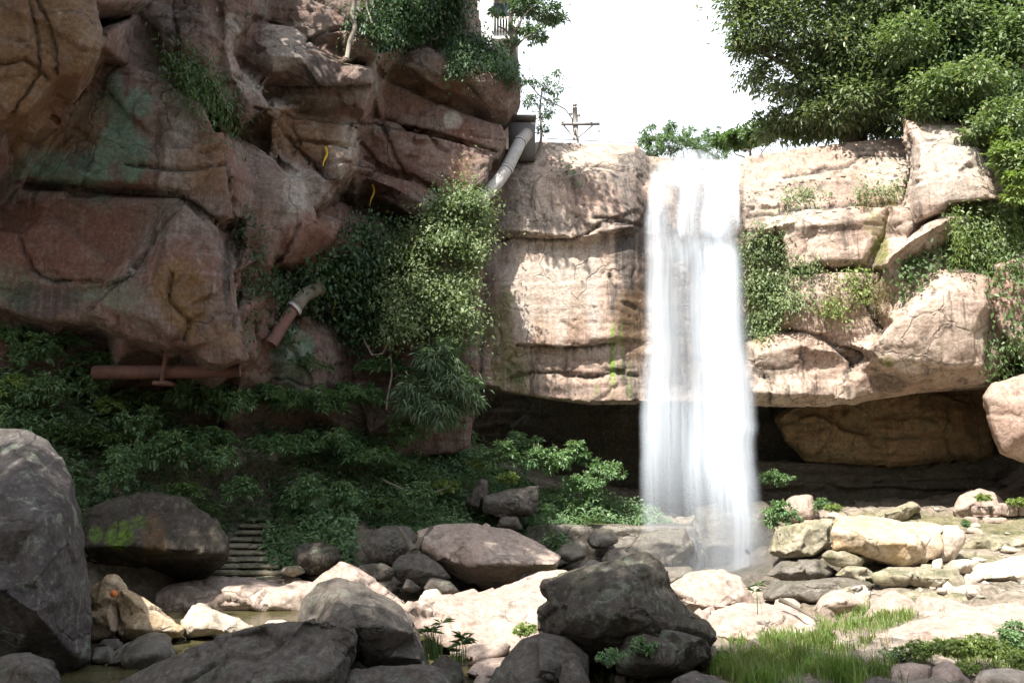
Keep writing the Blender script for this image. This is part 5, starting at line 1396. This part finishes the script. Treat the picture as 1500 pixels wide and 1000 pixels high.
reed(634, 965, 14.6, 70, .55, 'taller spiky reed plant beside the domed grey boulder')
reed(672, 972, 14.4, 40, .42, 'shorter spiky reed plant nearer the slanting grey boulder')
reed(1110, 900, 16.5, 3, .6, 'single tall thin weed stalk in front of the falling water')

# ------------------------------------------------------------------ water
def water_mat():
    t = NT('pool_water')
    co = t.coord()
    bs = t.n('ShaderNodeBsdfPrincipled')
    t.l(t.mix(t.ramp(t.noise(co, .5, 3), .4, .6), (0.085, 0.075, 0.035), (0.055, 0.052, 0.030)), bs.inputs['Base Color'])
    bs.inputs['Roughness'].default_value = 0.06
    bs.inputs['IOR'].default_value = 1.33
    bp = t.n('ShaderNodeBump'); bp.inputs['Strength'].default_value = .35; bp.inputs['Distance'].default_value = .05
    t.l(t.noise(t.coord((1, 2.2, 1)), 2.4, 4, .55), bp.inputs['Height']); t.l(bp.outputs[0], bs.inputs['Normal'])
    return t.done(bs.outputs[0])
M['water'] = water_mat()
def sheet(name, x0, x1, y0, y1, z):
    n = 24
    X, Y = np.meshgrid(np.linspace(x0, x1, n), np.linspace(y0, y1, n))
    i = (np.arange(n - 1)[:, None] * n + np.arange(n - 1)[None]).ravel()
    o = link(name, mesh_np(name, np.stack([X.ravel(), Y.ravel(), np.full(n * n, z)], 1), np.stack([i, i + 1, i + 1 + n, i + n], 1)), M['water'])
    return tag(o, kind='structure')
sheet('water', -18, 1.6, 6, 23.5, 0.0)
sheet('plunge_pool_water', -.5, 9, 19.5, 30.5, .17)

def fall_mat(name, lo, hi):
    t = NT(name)
    at = t.n('ShaderNodeAttribute', attribute_name='flow')
    sp = t.n('ShaderNodeSeparateColor'); t.l(at.outputs['Color'], sp.inputs[0])
    cb = t.n('ShaderNodeCombineXYZ'); t.l(sp.outputs[0], cb.inputs[0]); t.l(sp.outputs[1], cb.inputs[1])
    def st(sx, sy, d=3):
        mp = t.n('ShaderNodeMapping'); mp.inputs['Scale'].default_value = (sx, sy, 1); t.l(cb.outputs[0], mp.inputs[0])
        return t.noise(mp.outputs[0], 1.0, d, .6)
    s = t.math('ADD', t.math('MULTIPLY', st(11, .8), .75), t.math('MULTIPLY', st(48, 1.2, 2), .25))
    s = t.ramp(s, lo, hi, 0.55, 1.15)
    a = t.math('MULTIPLY', sp.outputs[2], s)
    a = t.math('MINIMUM', a, 1.0)
    df = t.n('ShaderNodeBsdfDiffuse'); df.inputs['Color'].default_value = (.69, .76, .84, 1)
    tl = t.n('ShaderNodeBsdfTranslucent'); tl.inputs['Color'].default_value = (.69, .76, .84, 1)
    m1 = t.n('ShaderNodeMixShader'); m1.inputs[0].default_value = .35
    t.l(df.outputs[0], m1.inputs[1]); t.l(tl.outputs[0], m1.inputs[2])
    tr = t.n('ShaderNodeBsdfTransparent')
    m2 = t.n('ShaderNodeMixShader'); t.l(a, m2.inputs[0]); t.l(tr.outputs[0], m2.inputs[1]); t.l(m1.outputs[0], m2.inputs[2])
    return t.done(m2.outputs[0])
PY = [219, 226, 236, 255, 285, 330, 355, 420, 590, 740, 846]
YY = [33.2, 32.7, 32.1, 31.4, 30.75, 30.25, 29.95, 29.9, 29.3, 28.3, 27.6]
LX = [1002, 982, 962, 950, 946, 944, 943, 941, 936, 933, 932]
RX = [1030, 1050, 1068, 1080, 1084, 1087, 1090, 1096, 1108, 1120, 1128]
def fall(name, dY, fn, mat, nu=150, nv=170, x0=0.0, x1=1.0, seed=0, amp=.10, ymax=846, el=.05, er=.12):
    py = np.linspace(219, ymax, nv); u = np.linspace(0, 1, nu)
    yy = np.interp(py, PY, YY); kw = max(3, int(nv * 45 / (ymax - 219))) | 1; yy = np.convolve(np.pad(yy, kw // 2, mode='edge'), np.ones(kw) / kw, 'valid') + dY; lx = np.interp(py, PY, LX); rx = np.interp(py, PY, RX)
    wob = fbm(np.stack([py * .018, py * 0, py * 0 + seed], 1), 3, 60); wb2 = fbm(np.stack([py * .018, py * 0 + 9, py * 0 + seed], 1), 3, 61)
    lx = lx + 7 * wob * np.clip((py - 240) / 60, .3, 1); rx = rx + 9 * wb2 * np.clip((py - 240) / 60, .3, 1)
    l2 = lx + (rx - lx) * x0; r2 = lx + (rx - lx) * x1
    V = np.empty((nv, nu, 3))
    for j in range(nv):
        a = P(l2[j], py[j], yy[j]); b = P(r2[j], py[j], yy[j])
        V[j] = np.array(a)[None] + u[:, None] * (np.array(b) - np.array(a))[None]
    U, YP = np.meshgrid(u, py)
    b1 = fbm(np.stack([U.ravel() * 7, YP.ravel() * .004, np.full(U.size, seed)], 1), 3, 5 + seed).reshape(U.shape)
    V[:, :, 1] += amp * b1 * np.clip((YP - 240) / 80, .2, 1)
    D = fn(x0 + U * (x1 - x0), YP, b1)
    edge = smooth01(U, 0, el + .05 * (b1 + .5)) * smooth01(1 - U, 0, er + .08 * (b1 + .5))
    D = np.clip(D, 0, 1) * edge
    i = (np.arange(nv - 1)[:, None] * nu + np.arange(nu - 1)[None]).ravel()
    me = mesh_np(name, V.reshape(-1, 3), np.stack([i, i + 1, i + 1 + nu, i + nu], 1), smooth=True)
    at = me.attributes.new('flow', 'FLOAT_COLOR', 'POINT')
    col = np.stack([U.ravel(), ((YP - 219) / 640).ravel(), D.ravel(), np.ones(U.size)], 1).astype(np.float32)
    at.data.foreach_set('color', col.ravel())
    return me
def bump(x, c, w): return np.exp(-((x - c) / w) ** 2)
def dens(U, Y, b):
    top = .50 * bump(Y, 232, 14) * (.35 + .7 * bump(U, .45, .25) + .8 * b) + .75 * bump(Y, 262, 14) * (.8 + .5 * b)
    t1 = smooth01(Y, 236, 262) * (1 - smooth01(Y, 335, 365)) * (.40 + .75 * b + .35 * bump(U, .82, .16) + .2 * bump(U, .12, .1))
    spl = bump(Y, 372 + 30 * b, 30) * (.55 + .5 * b)
    m = smooth01(Y, 345, 375)
    pr = .62 * bump(U, .16, .13) + .30 * bump(U, .5, .14) + 1.2 * bump(U, .80, .19) + .10
    dim = 1 - .22 * smooth01(Y, 380, 640) * (U < .58) - .15 * smooth01(Y, 600, 800) * (U >= .58)
    low = m * pr * dim * (1 + .5 * b)
    end = 1 - smooth01(Y, 640, 800) * (.86 - .30 * bump(U, .80, .10))
    return np.maximum(np.maximum(top, t1), np.maximum(spl, low)) * end
def dens2(U, Y, b):
    return (.22 + .35 * b + .26 * smooth01(Y, 540, 600)) * smooth01(Y, 240, 300) * (1 - .8 * smooth01(Y, 620, 800))
wf = empty('waterfall', P(1020, 846, 28.4))
tag(wf, kind='structure')
M['fall_a'] = fall_mat('falling_water', .28, .72)
M['fall_b'] = fall_mat('falling_water_veil', .30, .75)
for nm, me, mt in (('main_sheet', fall('main_sheet', 0, dens, 0), 'fall_a'), ('back_veil', fall('back_veil', .28, dens2, 0, seed=9, amp=.14), 'fall_b'),
                   ('front_strand', fall('front_strand', -.22, lambda U, Y, b: smooth01(Y, 340, 420) * (.8 * bump(U, .62, .22) + .05 + .3 * b) * (1 - .9 * smooth01(Y, 640, 780)), 0, x0=.42, x1=1.0, seed=21, nu=110, el=.4, er=.3), 'fall_a')):
    o = link(nm, me, M[mt]); o.parent = wf; o.matrix_parent_inverse = Matrix.Translation(-wf.location)
# spray drifting round the foot of the fall
def ellipsoid(c, r, n=20):
    th, ph = np.meshgrid(np.linspace(0.05, math.pi - .05, n), np.linspace(0, 2 * math.pi, 2 * n + 1)[:-1], indexing='ij')
    v = np.stack([np.sin(th) * np.cos(ph), np.sin(th) * np.sin(ph), np.cos(th)], 2).reshape(-1, 3) * np.array(r) + np.array(c)
    m = 2 * n; f = []
    for i in range(n - 1):
        for k in range(m): f.append([i * m + k, (i + 1) * m + k, (i + 1) * m + (k + 1) % m, i * m + (k + 1) % m])
    return v, np.array(f)
vt = NT('spray'); pv = vt.n('ShaderNodeVolumePrincipled'); pv.inputs['Density'].default_value = .15; pv.inputs['Color'].default_value = (.92, .95, 1, 1); pv.inputs['Anisotropy'].default_value = .2
vt.l(pv.outputs[0], vt.out.inputs['Volume'])
tag(link('spray', mesh_np('spray', *merge([ellipsoid(P(1085, 845, 27.2), (1.5, 1.6, 1.9)), ellipsoid(P(980, 820, 27.6) + Vector((0, 0, 0)), (1.1, 1.4, 1.5))])), vt.m), kind='stuff')
# side trickle at the right of the lip
PY2 = PY
def dens3(U, Y, b): return smooth01(Y, 230, 248) * (1 - smooth01(Y, 300, 345)) * (.55 + .7 * b)
LXs, RXs = LX, RX
LX = [1040, 1050, 1052, 1052, 1055, 1060, 1060, 1060, 1060, 1060, 1060]; RX = [1080, 1086, 1088, 1086, 1084, 1082, 1082, 1082, 1082, 1082, 1082]
o = link('side_trickle', fall('side_trickle', -.25, dens3, 0, nu=60, nv=60, seed=31, amp=.05, ymax=350), M['fall_a']); o.parent = wf; o.matrix_parent_inverse = Matrix.Translation(-wf.location)

# ------------------------------------------------------------------ built things
def part(name, vf, mat, parent, smooth=False):
    return link(name, mesh_np(name, vf[0] - np.array(parent.location), vf[1], smooth=smooth), M[mat], parent)
# white house above the side cliff
c = P(718, 70, 37.5); hz = c.z - 3.5
hs = empty('house', (c.x - 2, 39.2, hz)); tag(hs, 'white house with a balcony standing on top of the side cliff', 'house')
xr = P(722, 40, 37.4).x
part('wall', box((xr - 3.5, 39.9, hz + 3.6), (7.0, 5.0, 7.2)), 'white', hs)
part('roof', box((xr - 3.2, 39.7, hz + 7.35), (8.4, 6.2, .22)), 'roof', hs)
xb = P(742, 60, 37.4).x
part('annex_wall', box(((xr + xb) / 2 + .1, 40.3, hz + 2.6), (xb - xr + .8, 3.4, 5.0)), 'concrete', hs)
bal = part('balcony', merge([box(((xr + xb) / 2 + .25, 37.7, P(735, 62, 37.4).z - .08), (xb - xr + .6, 1.7, .16))]), 'white', hs)
zr = P(735, 62, 37.4).z
rl = [box(((xr + xb) / 2 + .25, 36.92, zr + .95), (xb - xr + .6, .06, .06))]
n = 9
for i in range(n):
    rl.append(box((xr + .05 + i * (xb - xr + .4) / (n - 1), 36.92, zr + .47), (.035, .035, .9)))
b = link('railing', mesh_np('railing', merge(rl)[0] - np.array(hs.location), merge(rl)[1]), M['white'], bal)
w = part('window', box((P(727, 25, 37.4).x + .2, 38.55, P(727, 25, 38.5).z), (.9, .1, 1.4)), 'glass', hs)
part('window', box((xr - 3.6, 37.37, hz + 5.4), (1.1, .1, 1.4)), 'glass', hs)
# concrete strip of a building in the top right corner
c = P(1500, 12, 33)
rb = empty('building', (c.x + 3, 35.0, c.z - 4)); tag(rb, 'grey concrete terrace almost hidden by leaves in the top right corner', 'building')
part('parapet', box((c.x + 3.3, 33.6, c.z), (8.0, .35, .62)), 'concrete', rb)
part('wall', box((c.x + 3.4, 36, c.z - 2.2), (7.6, 4, 3.6)), 'roof', rb)
# concrete block and grey pipe
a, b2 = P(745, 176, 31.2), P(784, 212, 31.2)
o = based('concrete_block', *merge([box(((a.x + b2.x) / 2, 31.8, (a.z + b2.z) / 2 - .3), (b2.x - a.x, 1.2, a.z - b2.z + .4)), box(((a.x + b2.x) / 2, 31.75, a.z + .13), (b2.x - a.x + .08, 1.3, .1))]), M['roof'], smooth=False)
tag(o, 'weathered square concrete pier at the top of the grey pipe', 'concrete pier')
pp = empty('drain_pipe', P(706, 292, 29.2)); tag(pp, 'thick grey drain pipe bending down the gully between the two cliffs', 'pipe')
cl = [P(772,196,31.1), P(762,208,30.7), P(752,228,30.3), P(742,248,30.0), P(728,268,29.7), P(714,282,29.5), P(700,298,29.3)]
part('pipe_run', tube(cl, .24, 16), 'pipe_grey', pp, True)
for i in (1, 3, 5):
    d = (cl[i + 1] - cl[i - 1]).normalized() * .07 if i < 6 else Vector((0, 0, .05))
    part('collar', tube([cl[i] - d, cl[i] + d], .265, 16), 'pipe_grey', pp, True)
# horizontal rusty pipe with its hanger
rp = empty('rusty_pipe', P(245, 545, 23.0)); tag(rp, 'long horizontal rusty red pipe hung under the side cliff', 'pipe')
part('pipe_run', tube([P(138,545,23.2), P(200,545,23.2), P(280,544,23.3), P(352,542,23.5)], .19, 14), 'rust', rp, True)
h0, h1 = P(244, 512, 23.0), P(237, 560, 22.95)
part('hanger', merge([tube([h0, h1], .06, 6), box(tuple(h1 + Vector((0, .15, -.02))), (.42, .5, .1)), box(tuple(h0), (.3, .4, .08))]), 'rust', rp)
# slanting pipe
sp_ = empty('rusty_pipe', P(400, 498, 25.4)); tag(sp_, 'slanting red pipe poking out of the ivy with a grey sleeve at its upper end', 'pipe')
q = [P(396,505,25.0), P(412,478,25.3), P(430,452,25.6), P(446,432,25.9), P(470,420,26.3)]
part('pipe_run', tube(q[:4], .19, 12), 'rust', sp_, True)
part('sleeve', tube([q[2], q[3], q[4]], .225, 12), 'bark', sp_, True)
part('collar', tube([q[2] + Vector((-.02, 0, -.03)), q[2] + Vector((.05, .05, .06))], .26, 12), 'pipe_grey', sp_, True)
# pole with its cross arm
Yp = 40.0
po = empty('utility_pole', P(844, 215, Yp)); tag(po, 'wooden utility pole with a cross arm on the skyline left of the fall', 'utility pole')
part('post', tube([P(844,222,Yp), P(843,186,Yp), P(842,158,Yp)], [.16, .14, .12], 10), 'concrete', po, True)
part('cross_arm', box(tuple((P(822,183,Yp) + P(878,184,Yp)) / 2 + Vector((0, -.15, 0))), (P(878,184,Yp).x - P(822,183,Yp).x, .12, .12)), 'steel', po)
part('brace', tube([P(826,184,Yp - .15), P(842,203,Yp - .15)], .035, 6), 'steel', po)
part('brace', tube([P(868,184,Yp - .15), P(845,203,Yp - .15)], .035, 6), 'steel', po)
for x, y0, y1, r in [(842,158,150,.11), (848,172,166,.08), (836,170,164,.08), (876,186,196,.09), (824,183,176,.07), (866,183,177,.07)]:
    a, b2 = P(x, y0, Yp - .16), P(x, y1, Yp - .16)
    part('insulator', tube([a, a.lerp(b2, .3), a.lerp(b2, .35), a.lerp(b2, .7), b2], [r * .6, r * .6, r, r, r * .5], 8), 'pipe_grey', po, True)
q = [P(766,112,33), P(790,140,34.5), P(812,152,36), P(828,160,38), P(838,174,39.6), P(840,192,39.8), P(846,198,39.8)]
qs = [q[0]]
for i in range(len(q) - 1):
    for t in (.5, 1): qs.append(q[i].lerp(q[i + 1], t))
tag(based('cable', *tube(qs, .03, 6), M['steel']), 'dark cable looping down from the overhanging rock to the utility pole', 'cable')
tag(based('cable', *tube([P(800,203,38), P(860,206,38), P(940,210,38)], .02, 5), M['steel']), 'thin wire strung level along the skyline left of the fall', 'cable')
# yellow ribbons
for x, y, ln, Y, lb in [(476,215,28,24.9,'short yellow ribbon tied high on the banded red ledge'), (545,270,30,26.6,'yellow ribbon dangling at the edge of the dark hollow'), (490,422,40,26.8,'longest yellow ribbon hanging in the shaded ivy')]:
    h = hit(x, y); Yh = (h[0].y - .25) if h else Y
    n = 8; vs = []
    for i in range(n):
        t = i / (n - 1); c = P(x + 3 * math.sin(t * 5), y + ln * t, Yh); w = .036 * (1 - .75 * t) + .008
        vs += [c + Vector((-w, .02 * math.sin(t * 9), 0)), c + Vector((w, -.02 * math.sin(t * 9), 0)), c + Vector((w, .03 - .02 * math.sin(t * 9), 0)), c + Vector((-w, .03 + .02 * math.sin(t * 9), 0))]
    fs = []
    for i in range(n - 1):
        for k in range(4):
            fs.append([i * 4 + k, i * 4 + (k + 1) % 4, i * 4 + 4 + (k + 1) % 4, i * 4 + 4 + k])
    tag(based('ribbon', np.array([list(p) for p in vs]), np.array(fs), M['yellow']), lb, 'ribbon', 'yellow ribbons on the side cliff')
# orange caught between the pool rocks
c = P(167, 869, 17.3); th = np.linspace(0, math.pi, 12); ring = [(c + Vector((0, 0, .07 * math.cos(a))), .072 * math.sin(a) + .002) for a in th]
tag(based('orange', *tube([r_[0] for r_ in ring], [r_[1] for r_ in ring], 16), M['orange']), 'small orange fruit stuck in the gap between the sunlit pool rocks', 'fruit')
# stairs
sb = P(350, 850, 23.3)
stt = empty('stone_stairs', (sb.x, sb.y, sb.z)); tag(stt, 'worn mossy stone stairs climbing the bank from the pool', 'stairs')
N = 11
for i in range(N):
    t = i / (N - 1)
    Y = 23.3 + 3.6 * t; py = 846 - 98 * t
    a, b2 = P(292 + 72 * t, py, Y), P(410 - 2 * t, py, Y)
    pt = []
    for bx in (box(((a.x + b2.x) / 2, Y + .24, a.z - .055), (b2.x - a.x, .58, .11), rnd.uniform(-.05, .05)), box(((a.x + b2.x) / 2 + .02, Y + .38, a.z - .25), (b2.x - a.x - .12, .42, .36))):
        pt.append(([Vector(p_) for p_ in bx[0]], [tuple(x) for x in bx[1]]))
    vv, ff = remeshed(pt, .035)
    vv = weather(vv, ff, .035, .5, 300 + i, .3, 1, .3)
    link('step', mesh_np('step', vv - np.array(stt.location), ff, smooth=True), M['greenish'], stt)
# low dam below the hollow
a, b2 = P(770, 772, 28.6), P(1018, 768, 28.9)
bx = box(((a.x + b2.x) / 2, 29.0, a.z - .9), (b2.x - a.x, .8, 1.9))
vv, ff = remeshed([([Vector(p) for p in bx[0]], [tuple(x) for x in bx[1]])], .08)
vv = weather(vv, ff, .08, .9, 400, .6, 1, .4)
tag(based('dam', vv, ff, M['wet']), 'low level-topped stone dam left of the waterfall foot', 'dam')
# dry stone wall
dw = P(1465, 785, 28.2)
ws = empty('stone_wall', (dw.x, dw.y, dw.z)); tag(ws, 'low dry stone wall of squared blocks at the right edge', 'stone wall')
for (x0, y0, x1, y1) in [(1436,742,1452,755),(1454,740,1470,755),(1472,737,1492,756),(1440,757,1476,768),(1478,758,1506,769),(1430,770,1448,784),(1450,769,1470,784),(1472,770,1500,785),(1424,757,1438,769),(1494,740,1515,757),(1502,770,1530,786)]:
    a, b2 = P(x0, y0, 28.2), P(x1, y1, 28.2)
    bx = box(((a.x + b2.x) / 2, 28.5 + rnd.uniform(-.06, .06), (a.z + b2.z) / 2), (b2.x - a.x - .02, .6, a.z - b2.z - .02), rnd.uniform(-.08, .08))
    vv, ff = remeshed([([Vector(p) for p in bx[0]], [tuple(x) for x in bx[1]])], .05)
    vv = weather(vv, ff, .03, .4, 500 + x0, .2, 3, .0)
    link('stone', mesh_np('stone', vv - np.array(ws.location), ff, smooth=True), M['pink'], ws)
# rubble: small stones nobody could count, one mesh
def stones(poly, n, r0, r1):
    out = []
    th, ph = np.meshgrid(np.linspace(0, math.pi, 6), np.linspace(0, 2 * math.pi, 9)[:-1], indexing='ij')
    base = np.stack([np.sin(th) * np.cos(ph), np.sin(th) * np.sin(ph), np.cos(th)], 2).reshape(-1, 3)
    fq = []
    for i in range(5):
        for k in range(8):
            fq.append([i * 8 + k, (i + 1) * 8 + k, (i + 1) * 8 + (k + 1) % 8, i * 8 + (k + 1) % 8])
    for x, y in sample_poly(poly, n):
        h = hit(x, y)
        if not h or h[2] != 'ground': continue
        r = r0 * (r1 / r0) ** (rnd.random() ** 2.2)
        s = np.array([rnd.uniform(.7, 1.4), rnd.uniform(.7, 1.3), rnd.uniform(.35, .75)]) * r
        b = base * (1 + .75 * np.clip(facets(base * .9 + rnd.uniform(0, 50), 3)[0], -.5, .6))[:, None]
        a = rnd.uniform(0, 6.28); ca, sa = math.cos(a), math.sin(a)
        b = b * s; b = np.stack([b[:, 0] * ca - b[:, 1] * sa, b[:, 0] * sa + b[:, 1] * ca, b[:, 2]], 1)
        out.append((b + np.array(h[0]) + np.array([0, 0, r * .2]), np.array(fq)))
    return merge(out)
tag(link('rubble', mesh_np('rubble', *stones([(1110,780),(1200,745),(1500,745),(1500,940),(1250,880),(1100,900)], 170, .05, .42)), M['pale']), kind='stuff')
tag(link('rubble', mesh_np('rubble', *stones([(580,880),(700,930),(800,900),(1010,880),(1150,930),(1320,1000),(700,1000),(560,960)], 160, .03, .2)), M['pink']), kind='stuff')
tag(link('rubble', mesh_np('rubble', *stones([(420,830),(520,800),(640,790),(760,760),(930,760),(940,850),(700,880),(600,870),(430,850)], 300, .05, .4)), M['wet']), kind='stuff')
# fallen branches
def branch(label, pts, r, mat='bark'):
    tag(based('fallen_branch', *tube(pts, [r * (1 - .6 * i / (len(pts) - 1)) for i in range(len(pts))], 7), M[mat]), label, 'branch')
branch('dark forked driftwood branch across the flat grey boulder', [P(592,826,22.6), P(604,808,22.5), P(618,790,22.6), P(632,772,23.2)], .14)
branch('thinner dark branch crossing the forked driftwood', [P(606,806,22.4), P(596,790,22.6), P(584,772,23)], .10)
branch('bare brown stick leaning from the pink slab towards the reddish boulder', [P(1142,878,17.6), P(1160,886,17.4), P(1178,896,17.2), P(1198,908,17.0)], .05)
branch('pale bare vine stem sagging in front of the hollow left of the sunlit shrub', [P(560,702,27.2), P(590,716,27.2), P(620,723,27.3), P(645,718,27.4), P(666,708,27.6)], .03, 'root')
for i, (lb, q) in enumerate([('pale twisted root hanging from the creepers left of the overhanging rock', [(522,-10,24.6),(516,20,24.5),(520,40,24.4),(512,62,24.4),(508,85,24.5)]), ('thin pale root dangling beside the twisted root', [(536,-10,24.6),(538,16,24.5),(546,34,24.5)]),
        ('pale bare stems tangled below the sunlit curtain of ivy', [(534,500,27.6),(545,520,27.4),(560,518,27.4),(572,496,27.5)]), ('leaning pale stem against the rock left of the feathery bush', [(572,520,27.6),(574,550,27.5),(568,580,27.4),(566,600,27.3)])]):
    tag(based('root', *tube([P(*p) for p in q], [.07 if i < 1 else .03] * len(q), 7), M['root']), lb, 'root')
